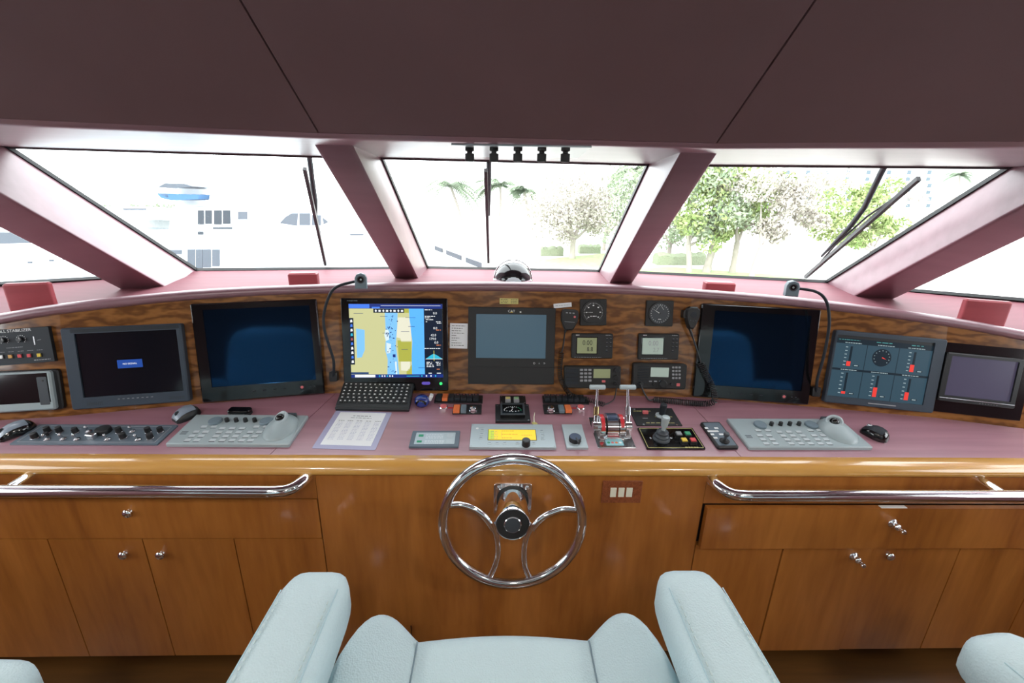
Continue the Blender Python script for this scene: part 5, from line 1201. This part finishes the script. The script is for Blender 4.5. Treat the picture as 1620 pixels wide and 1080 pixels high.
b = MB(); b.lathe([(.029, .0055), (.030, .010), (.026, .013), (.0235, .016), (.0245, .022), (.021, .026), (.0195, .030), (.0205, .036), (.0165, .041), (.008, .044)], x, y, 36, 'char2'); D.part('rubber_gaiter', b)
b = MB(); b.lathe([(.0065, .040), (.0065, .058), (.0105, .060), (.0135, .088), (.0145, .094), (.0125, .099), (.001, .1005)], x+.001, y, 28, 'silver'); D.part('stick', b)
for s_ in (-1, 1): b = MB(); b.cyl(x+s_*.036, y+.004, .0058, .0042, .0016, 'steel', 12); D.part('screw', b)
for px, m_ in (((1074, 685.5), 'ink_grey'), ((1088, 685.5), 'green'), ((1082.5, 695.5), 'yellow'), ((1096.5, 695.5), 'red')):
    x, y = D.l(*px, .02); b = MB(); b.box(x, y, .0055, .0225, .0225, .014, 'blk', r=.0015); b.box(x, y, .019, .018, .018, .0045, m_, r=.0015, c=.001); D.part('square_button', b)

# ---- small joystick pad
D = DD('camera_joystick', 'slim black pad with a mini joystick and pale keys', 'joystick', [(1104, 670.5), (1136, 670.5), (1171, 711), (1137.5, 711.5)])
b = MB(); b.box(0, 0, 0, D.w, D.h, .012, 'blk', r=.009, c=.004); D.part('case', b)
b = MB(); b.box(0, 0, .0115, D.w*.82, D.h*.88, .001, 'panelblue', r=.005); D.part('faceplate', b)
for px, w_ in (((1117.5, 677), .012), ((1133, 677), .014), ((1128, 682), .040), ((1127, 687), .012), ((1141, 687), .016), ((1132, 692.5), .014)):
    x, y = D.l(*px, .012); b = MB(); b.box(x, y, .0122, w_, .009, .001, 'white', r=.001); D.part('key', b)
x, y = D.l(1146, 698, .012); b = MB(); b.lathe([(.016, .012), (.0165, .016), (.012, .019), (.008, .022)], x, y, 24, 'blk'); b.lathe([(.005, .020), (.0045, .034), (.0085, .036), (.0095, .046), (.0075, .049), (.001, .0495)], x, y, 20, 'char2'); D.part('mini_stick', b)

# ---- padded boxes on the ledge behind the lip
def lbox(label, a, c_, top, d_):
    """a, c_: image points of the lower front corners; top: image height of the upper front edge"""
    i = 0
    zb = 1.335 if d_ > .05 else 1.296; A = onz(a[0], a[1], zb); Bp = onz(c_[0], c_[1], zb); h_ = abs(a[1]-top)/FPX*((A+Bp)/2-CAM).dot(fwd)*1.03
    u = (Bp-A).normalized(); n = Vector((-u.y, u.x, 0)); e = empty('vent_box', frameM((A+Bp)/2, u, n, Vector((0, 0, 1)))); tag(e, label, 'padded box')
    w_ = (Bp-A).length; b = MB(); b.box(0, d_/2, -.03, w_, d_, h_+.03, 'maroon_red', r=.008, c=.006); b.build('padded_box', e)
lbox('red padded box on the ledge at the far left', (13, 487), (87, 483), 451, .03)
lbox('red padded box on the ledge at the far right', (1519, 506), (1592, 512), 473, .03)
lbox('small red padded box behind the lip under the left windscreen pane', (457, 455), (503, 454), 433.5, .06)
lbox('small red padded box behind the lip under the right windscreen pane', (1116, 461), (1163, 463), 446.5, .06)

# ---- row of five spray nozzles under the header
root = empty('adjuster_strip'); p = onz(822, 236, ZT); root.location = p; tag(root, 'recessed pale strip with five black twist knobs under the header', 'control strip')
b = MB(); A = [onz(x, y, ZT) for x, y in ((714, 227), (936, 231), (914, 248), (730, 246))]; c = p
b.slab([q-c for q in A], (0, 0, -.004), 'silver_hi'); b.build('strip_plate', root, smooth=False)
for px in (743, 781.5, 819.5, 857.5, 895):
    q = onz(px, 233.5, ZT-.004)-c; b = MB(); b.lathe([(.012, 0), (.012, -.008), (.007, -.010), (.007, -.014), (.0125, -.016), (.0125, -.034), (.011, -.036), (.001, -.0365)], q.x, q.y, 22, 'blk_soft', q.z); b.build('twist_knob', root)

# ---- fill lights added to brighten the cabin, out of view in made-up fixtures
for i, (x, y) in enumerate(FILL_LIGHTS):
    z = ZC
    if y > -.05: continue
    e = empty('fill_light', Matrix.Translation((x, y, z))); tag(e, 'added fill light in a round chrome rimmed fitting, out of view', 'fill light', 'added fill lights in the flat ceiling')
    b = MB(); b.lathe([(.075, 0), (.075, -.006), (.062, -.010), (.058, -.004)], seg=36, m='chrome'); b.build('rim', e)
    b = MB(); b.cyl(0, 0, -.005, .058, .004, 'fill_glow', 32); b.build('diffuser', e)
    lamp('fill_area_light', 'AREA', (x, y, z-.014), FILL_W, (1, .95, .88), shape='DISK', size=.11)
# ---------------------------------------------------------------- helm chairs
def arm(root, side):
    """upholstered armrest: local x = chair's right, y forward; top at z 1.06"""
    e = empty('armrest'); e.parent = root; e.location = (side*.335, 0, 0)
    W, H, Y0, Y1, Z = .118, .088, .10, .655, 1.06
    rings = []
    # section across x (width) and z; front end rounded in plan and in profile
    sec = [(-.5, .12), (-.5, .62), (-.47, .82), (-.38, .95), (-.22, 1.0), (.22, 1.0), (.38, .95), (.47, .82), (.5, .62), (.5, .12), (.44, .02), (.3, 0), (-.3, 0), (-.44, .02)]
    for t, wf, hf in ((0, .96, .96), (.02, 1, 1), (.25, 1, 1), (.5, 1, 1), (.75, 1, 1), (.88, 1, .99), (.93, .97, .95), (.962, .91, .88), (.985, .80, .76), (.996, .64, .60), (1.0, .42, .40)):
        y = Y0+(Y1-Y0)*t; taper = .90+.10*(1-t)
        rings.append([(a*W*wf*(1.12-.12*t), y, Z-H+H*(.5+(z-.5)*hf)+.006*(1-t)) for a, z in sec])
    b = MB(); b.loft(rings, 'leather_chair'); o = b.build('arm_pad', e, ang=60)
    # stitched seams along both top edges
    for sx in (-.40, .40):
        b = MB(); P = []; yy = Y0+.02
        b.tube([(sx*W*(1.12-.12*((y-Y0)/(Y1-Y0))), y, Z-.0020+.006*(1-(y-Y0)/(Y1-Y0))) for y in [Y0+.02+(Y1-Y0-.075)*k/20 for k in range(21)]], .0011, 6, 'leather_side'); b.build('seam', o)
        b = MB(); n = 34
        for k in range(n):
            y = Y0+.03+(Y1-Y0-.10)*k/n; t = (y-Y0)/(Y1-Y0); x = (sx-.055*(1 if sx > 0 else -1))*W*(1.12-.12*t)
            b.box(x, y, Z-.0008+.006*(1-t), .0022, .0075, .0016, 'thread', r=.0008, c=.0004)
        b.build('stitching', o)
    # shaped side support under the pad
    b = MB(); b.poly([(-.02, .80), (.38, .80), (.52, .975), (-.02, .975)][::-1], -.025, .025, 'leather_side')
    for k in range(len(b.v)): v = b.v[k]; b.v[k] = Vector((v.z, v.x+.10, v.y))
    b.build('arm_support', e)
    return e
def helm_chair(label, loc, rz):
    root = empty('helm_chair', loc=loc, rz=rz); tag(root, label, 'chair', 'three matching helm chairs')
    for s_ in (-1, 1): arm(root, s_)
    Z = .905; Yb, Yf = .14, .650
    # cushion surface over a plan patch: x runs x0..x1, y from Yb to yf(u); edges roll down
    def cush(name, x0, x1, yf, zf, rollx, th=.10, nx=16, ny=22):
        vs = []; fs = []
        for j in range(ny+1):
            v = 1-(1-j/ny)**1.6
            for i in range(nx+1):
                u = i/nx; x = x0+(x1-x0)*u; y = Yb+(yf(u)-Yb)*v
                d = (1-v)*(yf(u)-Yb); f_ = math.sqrt(max(0, 1-(1-min(1, d/.045))**2)); db = v*(yf(u)-Yb); g_ = math.sqrt(max(0, 1-(1-min(1, db/.04))**2))
                e_ = 1.0
                if rollx: e_ = math.sqrt(max(0, 1-(1-min(1, (1-u)/.30))**2.4))
                vs.append((x, y, Z + zf(u, v)*(.3+.7*f_) - .040*(1-f_) - .03*(1-g_) - .055*(1-e_)))
        for j in range(ny):
            for i in range(nx): a = j*(nx+1)+i; fs.append([a, a+1, a+nx+2, a+nx+1])
        idx = [i for i in range(nx+1)] + [j*(nx+1)+nx for j in range(1, ny+1)] + [ny*(nx+1)+i for i in range(nx-1, -1, -1)] + [j*(nx+1) for j in range(ny-1, 0, -1)]
        k0 = len(vs); n = len(idx); vs += [(vs[q][0], vs[q][1]-.004, Z-th) for q in idx]
        for a in range(n): fs.append([idx[a], k0+a, k0+(a+1) % n, idx[(a+1) % n]])
        fs.append([k0+a for a in range(n)]); b = MB(); b.add(vs, fs, 'leather_chair'); return b.build(name, root, ang=80)
    cush('seat_centre', -.163, .163, lambda u: Yf+.008*math.sin(math.pi*u), lambda u, v: .006*math.sin(math.pi*u)-.006, False)
    for s_ in (-1, 1):
        cush('bolster', s_*.1635, s_*.312, lambda u: Yf-.002+.040*math.sin(math.pi*min(1, u*1.02))**1.2 - (.085*max(0, (u-.55)/.45)**2.2), lambda u, v: -.004+.034*math.sin(math.pi*min(.5, u*.78))*(.35+.65*v), True)
        b = MB(); b.tube([(s_*.1632, y, Z-.0045) for y in (Yb+.03, .3, .45, .58, Yf-.022)], .0016, 8, 'panelgrey'); b.build('seam', root)
    b = MB(); b.box(0, .38, .765, .56, .46, .05, 'leather_side', r=.05, c=.01); b.build('seat_base', root)
    # backrest
    b = MB(); rings = []
    for t in [k/16 for k in range(17)]:
        z = .88+.56*t; y = .135-.20*t; endf = max(0, (t-.80)/.20); sh = math.sqrt(max(0, 1-endf**2.3)); w_ = .27*(.55+.45*sh) + .02*math.sin(math.pi*t); th = .06*(.35+.65*sh)
        R_ = []
        for k in range(20):
            a = 2*math.pi*k/20; cx, sy = math.cos(a), math.sin(a); R_.append((w_*math.copysign(abs(cx)**.45, cx), y-.055+th*math.copysign(abs(sy)**.6, sy), z))
        rings.append(R_)
    b.loft(rings, 'leather_chair'); bk = b.build('backrest', root, ang=70)
    b = MB(); rings = []
    for t in [k/8 for k in range(9)]:
        rings.append([(.20*math.copysign(abs(math.cos(2*math.pi*k/16))**.5, math.cos(2*math.pi*k/16)), .098-.20*(.12+.66*t)+.012*math.sin(math.pi*t)+.012*math.sin(2*math.pi*k/16), .88+.56*(.12+.66*t)) for k in range(16)])
    b.loft(rings, 'leather_side'); b.build('back_panel', bk, ang=70)
    b = MB(); b.lathe([(.05, .03), (.05, .60), (.09, .66), (.16, .745), (.16, .768)], 0, .33, 30, 'steel'); b.build('pedestal', root, ang=40)
    b = MB(); b.lathe([(.23, 0), (.23, .012), (.20, .03), (.06, .045), (.05, .05)], 0, .33, 40, 'steel'); b.build('pedestal_foot', root, ang=40)
    return root
helm_chair('pale blue leather helm chair in front of the steering wheel', (.018, 0, 0), 0)
helm_chair('pale blue helm chair at the left edge, only an armrest tip showing', (-1.07, -.145, 0), rad(-2))
helm_chair('pale blue helm chair at the right edge, turned inwards', (1.215, -.085, 0), rad(7))
# ---------------------------------------------------------------- wipers outside the glass
def wiper(label, bl, br, tl, blade, armp, park=None):
    n = (br-bl).cross(tl-bl).normalized(); n = n if n.y > 0 else -n
    P = bl+n*.045; e = empty('windscreen_wiper'); o = onpl(*blade[0], P, n); e.location = o; tag(e, label, 'wiper', 'windscreen wipers')
    A, Bq = onpl(*blade[0], P, n), onpl(*blade[1], P, n); d = (Bq-A).normalized(); s = d.cross(n)
    b = MB(); b.slab([A-s*.007-o, Bq-s*.007-o, Bq+s*.007-o, A+s*.007-o], n*-.018, 'blk'); b.build('blade', e, smooth=False)
    pts = [onpl(*p, P+n*.03, n)-o for p in armp]; b = MB(); b.tube(pts, [.011]*(len(pts)-1)+[.006], 10, 'char'); ar = b.build('arm', e, ang=60)
    m_ = A.lerp(Bq, .5)+n*.01-o; b = MB(); b.tube([A.lerp(Bq, .2)+n*.004-o, A.lerp(Bq, .35)+n*.022-o, m_+n*.012, A.lerp(Bq, .65)+n*.022-o, A.lerp(Bq, .8)+n*.004-o], .0045, 8, 'blk'); b.build('blade_carrier', e, ang=60)
wiper('near upright wiper outside the left windscreen pane', WBL[0], WBL[1], WTL[0], [(482, 264), (515, 416)], [(488, 236), (494, 285), (499, 320), (500, 340)])
wiper('straight upright wiper outside the centre windscreen pane', WBC[0], WBC[1], WTC[0], [(768.5, 266), (773, 412)], [(773.5, 236), (773.5, 290), (773.5, 340)])
wiper('slanting wiper outside the right windscreen pane', WBR[0], WBR[1], WTR[0], [(1453, 279), (1274, 436)], [(1410, 243), (1393, 275), (1368, 327), (1346, 357), (1300, 405)])

# ---------------------------------------------------------------- outside: water, quay, park, yachts, hotel
ZQ, ZW = -2.4, -3.6
b = MB(); b.box(0, 110, ZW-.2, 600, 380, .2, 'water', r=1); struct(b.build('sea', smooth=False))
edge = [onz(x, y, ZQ) for x, y in ((640, 372), (690, 389), (722, 402), (760, 414), (800, 424), (850, 437))]
edge = [Vector((-60, 75, ZQ)), Vector((-20, 62, ZQ))] + edge + [Vector((3.2, 16, ZQ)), Vector((9, 10, ZQ)), Vector((30, 4, ZQ)), Vector((90, 4, ZQ)), Vector((90, 200, ZQ)), Vector((-60, 200, ZQ))]
b = MB(); b.slab(edge, (0, 0, -1.6), 'concrete'); struct(b.build('ground_quay', smooth=False))
mat('fender', (.04, .045, .055), .7)
for i, (p, q) in enumerate(((688, 700), (706, 730), (737, 762), (785, 795))):
    def ey(x): return 389+(x-690)*.37 if x < 760 else 415+(x-760)*.22
    A, Bq = onz(p, ey(p), ZQ+.02), onz(q, ey(q), ZQ+.02); b = MB(); b.slab([A, Bq, Bq+Vector((0, 0, -.35)), A+Vector((0, 0, -.35))], (0, -.25, 0), 'fender'); o = b.build('dock_fender', smooth=False); tag(o, 'dark fender strip along the curved quay edge', 'fender', 'fender strips on the quay edge')
def lawn(pts): b = MB(); b.slab([onz(x, y, ZQ+.03) for x, y in pts], (0, 0, -.05), 'lawn'); tag(b.build('grass', smooth=False), 'green lawn under the quayside trees', 'grass', kind='stuff')
lawn([(1000, 425), (1060, 422), (1250, 436), (1300, 450), (1000, 450)])
lawn([(840, 412), (960, 400), (1000, 420), (985, 424), (860, 420)])
def hedge(label, x0, x1, y, h):
    A, Bq = onz(x0, y, ZQ), onz(x1, y, ZQ); rnd = random.Random(int(x0)); b = MB(); n = 14
    R = []
    for k in range(n+1):
        p = A.lerp(Bq, k/n); hh = h*rnd.uniform(.85, 1.1); R.append([p+Vector((0, -.5, 0)), p+Vector((0, -.55, hh*.8)), p+Vector((0, -.3, hh)), p+Vector((0, .3, hh)), p+Vector((0, .6, hh*.7)), p+Vector((0, .6, 0))])
    b.loft(R, 'hedge'); tag(b.build('hedge'), label, 'hedge')
hedge('low clipped hedge behind the lawn, seen through the right pane', 1036, 1110, 418, .8)
hedge('low hedge under the pale tree in the centre pane', 855, 890, 404, .7)
hedge('low hedge right of the pale tree trunk in the centre pane', 915, 948, 400, .7)

def leaves(b, c, r, n, size, rnd, flat=.8):
    vs = []; fs = []
    for k in range(n):
        while True:
            p = Vector((rnd.uniform(-1, 1), rnd.uniform(-1, 1), rnd.uniform(-1, 1)))
            if p.length < 1: break
        p = p.normalized()*(p.length**.5); q = c+Vector((p.x*r, p.y*r, p.z*r*flat)); a = Vector((rnd.gauss(0, 1), rnd.gauss(0, 1), rnd.gauss(0, .7))).normalized(); t = a.orthogonal().normalized(); t = (Matrix.Rotation(rnd.uniform(0, 6.28), 3, a) @ t); u = a.cross(t); s = size*rnd.uniform(.6, 1.3)
        i = len(vs); vs += [q-t*s, q-u*s*.45, q+t*s, q+u*s*.45]; fs.append([i, i+1, i+2, i+3])
    b.add(vs, fs, s_mat[0])
s_mat = ['leaf_green']
def tree(label, base, crowns, lm, seed, tr=.16, lean=0, n=420, size=.16, sec=None, zb=ZQ):
    """base, crowns: where trunk foot and crown clumps stand (image point, clump radius in metres, distance offset)"""
    rnd = random.Random(seed); A = onz(base[0], base[1], zb); Y = A.y
    root = empty('quayside_tree', Matrix.Translation(A)); tag(root, label, 'tree', 'trees on the quay')
    C_ = [(ony(x, y, Y+dy)-A, r*1.18) for (x, y, r, dy) in crowns]
    low = min(c.z-r*.5 for c, r in C_); fork = Vector((lean, 0, max(1.2, low*.8))); b = MB()
    b.tube(smoothpath([Vector((0, 0, -.1)), Vector((lean*.3, 0, fork.z*.4)), fork], 4), [tr*1.25]*3+[tr]*6, 10, 'bark')
    for c, r in C_: m_ = fork.lerp(c, .5)+Vector((0, 0, -.25)); b.tube(smoothpath([fork-Vector((0, 0, .1)), m_, c], 4), [tr*.62]*3+[tr*.4]*3+[tr*.15]*3, 7, 'bark')
    b.build('trunk', root, ang=60)
    b = MB(); s_mat[0] = lm
    for c, r in C_:
        for q in range(7):
            o = Vector((rnd.gauss(0, .5), rnd.gauss(0, .5), rnd.gauss(0, .35)))*r; leaves(b, c+o, r*rnd.uniform(.4, .62), n//3, size, rnd)
    b.build('foliage', root, smooth=False)
tree('pale bleached tree in the middle of the centre pane', (905, 409), [(862, 318, 1.7, 0), (895, 300, 2.0, -1), (930, 318, 1.8, 0), (880, 345, 1.5, 1), (915, 350, 1.5, 0), (945, 340, 1.3, 0)], 'leaf_pale', 1, tr=.22, n=520, size=.13)
tree('green tree at the right edge of the centre pane', (955, 396), [(965, 300, 2.2, 0), (990, 330, 2.2, 0), (1000, 285, 2.2, 0), (965, 350, 1.6, 0), (1010, 310, 2.0, 1)], 'leaf_blue', 2, tr=.15, n=520, size=.14)
tree('leafy tree just right of the centre right pillar', (1057, 413), [(1060, 330, 1.9, 0), (1085, 300, 2.2, 0), (1050, 360, 1.3, 0), (1100, 350, 1.6, 0)], 'leaf_blue', 3, n=520, size=.13)
tree('tree with a leaning pale trunk behind the lawn', (1090, 431), [(1090, 345, 1.2, 0), (1115, 310, 1.6, 0), (1095, 285, 1.5, 0), (1125, 360, 1.0, 0)], 'leaf_green', 4, lean=-.3, n=460, size=.14)
tree('thick trunked tree left of the dark trunk on the lawn', (1117, 431), [(1130, 290, 1.5, 0), (1150, 330, 1.5, 0), (1135, 360, 1.0, -.5)], 'leaf_blue', 5, lean=.25, tr=.22, n=460, size=.14)
tree('tree with a dark straight trunk in the right pane', (1158, 432), [(1165, 280, 1.6, 0), (1190, 320, 1.4, 0), (1170, 355, 1.0, 0)], 'leaf_green', 6, tr=.17, n=460, size=.14)
tree('tree with a forked trunk nearest the open quay', (1187, 441), [(1205, 300, 1.4, 0), (1235, 330, 1.3, 0), (1215, 365, .8, 0), (1255, 300, 1.1, 0), (1270, 345, 1.0, 0)], 'leaf_pale', 7, lean=.3, tr=.14, n=420, size=.12)
tree('bright green tree behind the slanting wiper', (1372, 428), [(1330, 320, 1.5, 0), (1355, 345, 1.5, 0), (1375, 310, 1.3, 0), (1400, 355, 1.1, 0), (1310, 350, 1.1, 0), (1350, 372, .9, 0)], 'leaf_green', 8, tr=.16, n=520, size=.13)
tree('sparse pale bush far right beyond the slanting wiper', (1450, 420), [(1455, 320, 1.0, 0), (1470, 350, .8, 0)], 'leaf_pale', 9, tr=.08, n=160, size=.12)
def palm(label, base, top, Lf, seed):
    rnd = random.Random(seed); A = onz(base[0], base[1], ZQ); T_ = ony(top[0], top[1], A.y)-A; root = empty('palm_tree', Matrix.Translation(A)); tag(root, label, 'palm tree', 'palms on the quay')
    b = MB(); b.tube(smoothpath([Vector((0, 0, -.1)), T_*.5+Vector((.15, 0, 0)), T_], 5), [.20]*4+[.16]*7, 10, 'bark'); b.build('trunk', root, ang=60)
    b = MB()
    for k in range(26):
        a = rnd.uniform(0, 6.28); el = rnd.uniform(-.2, 1.1); d = Vector((math.cos(a), math.sin(a), 0)); P = []
        for j in range(9): t = j/8; P.append(T_ + d*Lf*t*math.cos(el*(1-t)*.8) + Vector((0, 0, Lf*(math.sin(el)*t-.85*t*t))))
        s = Vector((-d.y, d.x, 0))
        for j in range(8):
            for m_ in range(2):
                p = P[j].lerp(P[j+1], m_/2); L_ = Lf*.22*math.sin(math.pi*(.15+.8*(j+m_/2)/8))
                for sg in (-1, 1): q = p+s*sg*L_+d*L_*.5+Vector((0, 0, -L_*.55)); b.add([p-d*.08, p+d*.16, q+d*.05, q-d*.04], [[0, 1, 2, 3]], 'leaf_palm')
        b.tube(P, .02, 4, 'leaf_palm')
    b.build('fronds', root, smooth=False)
palm('palm tree at the left of the centre pane', (735, 372), (712, 292), 3.4, 1); palm('palm tree just behind the centre wiper', (788, 372), (792, 292), 3.2, 2); palm('short palm left of the pale tree', (838, 388), (829, 300), 1.7, 3)
palm('palm tree above the green tree at the right of the centre pane', (1010, 382), (1003, 268), 3.0, 4); palm('palm tree by the hotel at the upper right', (1515, 365), (1518, 276), 2.6, 5)

# hotel
def hotel():
    Y = 120; root = empty('hotel_building', Matrix.Translation((0, Y, 0))); tag(root, 'white hotel block with rows of small windows behind the trees', 'building'); o = Vector((0, Y, 0))
    A, Bq = ony(1195, 340, Y), ony(1500, 340, Y); b = MB(); b.slab([Vector((A.x, 0, ZQ)), Vector((Bq.x, 0, ZQ)), Vector((Bq.x, 0, 36)), Vector((A.x, 0, 36))], (0, 20, 0), 'stucco'); b.build('tower', root, smooth=False)
    A2, B2 = ony(1505, 340, Y), ony(1680, 340, Y); b = MB(); b.slab([Vector((A2.x, -6, ZQ)), Vector((B2.x, -6, ZQ)), Vector((B2.x, -6, 20)), Vector((A2.x, -6, 20))], (0, 26, 0), 'stucco'); b.build('wing', root, smooth=False)
    for i in range(9):
        for j in range(7):
            px = 1212+i*32+(j % 2)*2; py = 262+j*10.5
            p = ony(px, py, Y)-o; b = MB(); w_ = 1.0; b.slab([p+Vector((-w_/2, -.05, -.45)), p+Vector((w_/2, -.05, -.45)), p+Vector((w_/2, -.05, .45)), p+Vector((-w_/2, -.05, .45))], (0, -.1, 0), 'bldwindow'); b.build('window', root, smooth=False)
hotel()

# yachts
def yacht(label, D_, hull, decks, glassp, extra):
    """profiles read on the boat's own centre plane at distance D_; every tier gets its own beam"""
    o = Vector((0, D_, 0)); root = empty('motor_yacht', Matrix.Translation(o)); tag(root, label, 'yacht', 'motor yachts moored outside')
    def prism(name, pts, hw, m_, par=root):
        P = [ony(x, y, D_)-o for x, y in pts]; b = MB(); b.slab([p+Vector((0, -hw, 0)) for p in P], (0, 2*hw, 0), m_); return b.build(name, par, smooth=False)
    P = [ony(x, y, D_)-o for x, y in hull]
    prism('hull', hull, 3.0, 'hull')
    hws = 2.6; tiers = []
    for i, d_ in enumerate(decks): tiers.append((prism('deck_house', d_, hws-i*.45, 'hull'), hws-i*.45))
    for i, pts, m_ in glassp:
        t, hw = tiers[i] if i >= 0 else (root, 3.0)
        P = [ony(x, y, D_-hw)-o for x, y in pts]; b = MB(); b.slab([p+Vector((0, -.01, 0)) for p in P], (0, -.04, 0), m_); b.build('window', t if i >= 0 else root, smooth=False)
    for nm, pts, hw, m_ in extra: prism(nm, pts, hw, m_)
R4 = lambda a, b_, c_, d_: [(a, d_), (c_, d_), (c_, b_), (a, b_)]
yacht('white motor yacht with a blue flybridge canvas, seen through the left pane', 34,
      [(250, 452), (262, 385), (420, 380), (452, 378), (420, 462)],
      [[(285, 386), (290, 360), (410, 358), (425, 384)], [(300, 362), (306, 326), (385, 328), (402, 360)]],
      [(0, R4(313.5, 366, 322, 371), 'boatglass'), (1, R4(313.5, 332.5, 323, 355), 'boatglass'), (1, R4(325, 332.5, 335.5, 354), 'boatglass'), (1, R4(339, 332.5, 351, 355), 'boatglass'), (1, R4(353, 332.5, 365, 354), 'boatglass'),
       (1, R4(377, 334.5, 392, 347), 'boatglass_pale'), (0, R4(337, 359, 368, 362), 'boatglass'), (-1, R4(297, 394, 309, 425), 'boatglass_pale'), (-1, R4(310.5, 394, 321, 427), 'boatglass_pale'), (-1, R4(321.5, 394, 334, 423), 'boatglass_pale'), (-1, R4(336, 394, 348, 421), 'boatglass_pale'), (-1, R4(268, 395, 288, 402), 'boatglass_pale')],
      [('flybridge_canvas', [(274, 306), (291, 313), (291, 307), (337, 308), (337, 315), (296, 317), (280, 313)], 1.6, 'canvas'), ('hardtop', [(277, 297), (288, 291), (318, 292), (330, 296), (300, 299)], 1.7, 'boatglass_pale'), ('hardtop_post', [(300, 326), (303, 297), (306, 297), (304, 326)], 1.5, 'hull'), ('radar_arch', [(345, 327), (350, 303), (366, 303), (368, 305), (353, 306), (349, 327)], 1.2, 'hull')])
yacht('white express yacht with curved dark side windows, seen through the left pane', 27,
      [(395, 470), (405, 410), (470, 372), (610, 366), (640, 470)],
      [[(412, 408), (450, 370), (600, 366), (625, 404)], [(430, 372), (452, 334), (540, 334), (575, 368)]],
      [(1, [(443, 353), (470, 357), (472, 337), (462, 337), (452, 343)], 'boatglass_pale'), (1, R4(474, 337, 491, 356), 'boatglass_pale'), (1, R4(494, 340, 508, 356), 'boatglass_pale'), (1, [(511, 344), (520, 351), (512, 355)], 'boatglass_pale'),
       (0, [(430, 404), (448, 401), (446, 387)], 'boatglass_pale'), (0, [(466, 398), (492, 394), (490, 380), (463, 383)], 'boatglass_pale'), (0, R4(499, 379, 501.5, 385), 'boatglass_pale'), (0, R4(503, 379, 505.5, 386), 'boatglass_pale'), (0, R4(515, 378, 523, 390), 'boatglass_pale'), (0, [(552, 369), (576, 369), (573, 377), (560, 378)], 'boatglass_pale')],
      [('rail', [(520, 340), (528, 335), (560, 335), (560, 336), (529, 336), (521, 341)], .05, 'steel')])
yacht('long white yacht seen through the left quarter pane', 16,
      [(-120, 470), (-120, 392), (60, 386), (110, 392), (150, 420), (120, 470)], [[(-120, 394), (-118, 360), (30, 362), (75, 388)]],
      [(0, [(-100, 388), (62, 384), (30, 367), (-100, 366)], 'boatglass_pale'), (-1, R4(46, 413, 52, 416), 'boatglass_pale'), (-1, R4(80, 410, 86, 413), 'boatglass_pale'), (-1, R4(102, 408, 107, 411), 'boatglass_pale')], [])
yacht('distant white boats at the left edge of the left pane', 70, [(160, 345), (165, 332), (290, 333), (300, 345)], [[(180, 334), (190, 327), (240, 328), (262, 334)]], [(0, R4(195, 329.5, 232, 332), 'boatglass_pale')], [])
# sail folded on a small mast beside it, and a distant tree line
b = MB(); rnd = random.Random(8)
s_mat[0] = 'hedge'; Yh = 170
for k in range(60): p = ony(150+k*2.6, 331+rnd.uniform(-1.5, 3), Yh); leaves(b, p, 2.0, 14, .7, rnd)
tag(b.build('treeline', smooth=False), 'faint line of distant trees beyond the harbour', 'trees', kind='stuff')
# side decks and foredeck of this boat
mat('deck', (.62, .62, .60), .6)
b = MB(); b.slab([Vector((-3.6, 2.75, .25)), Vector((3.7, 2.75, .25)), Vector((3.5, 4.5, .25)), Vector((1.6, 9, .15)), Vector((0, 10.5, .15)), Vector((-1.6, 9, .15)), Vector((-3.4, 4.5, .25))], (0, 0, -.12), 'deck'); struct(b.build('floor_foredeck', smooth=False), 'white foredeck of the boat, below the windscreen')
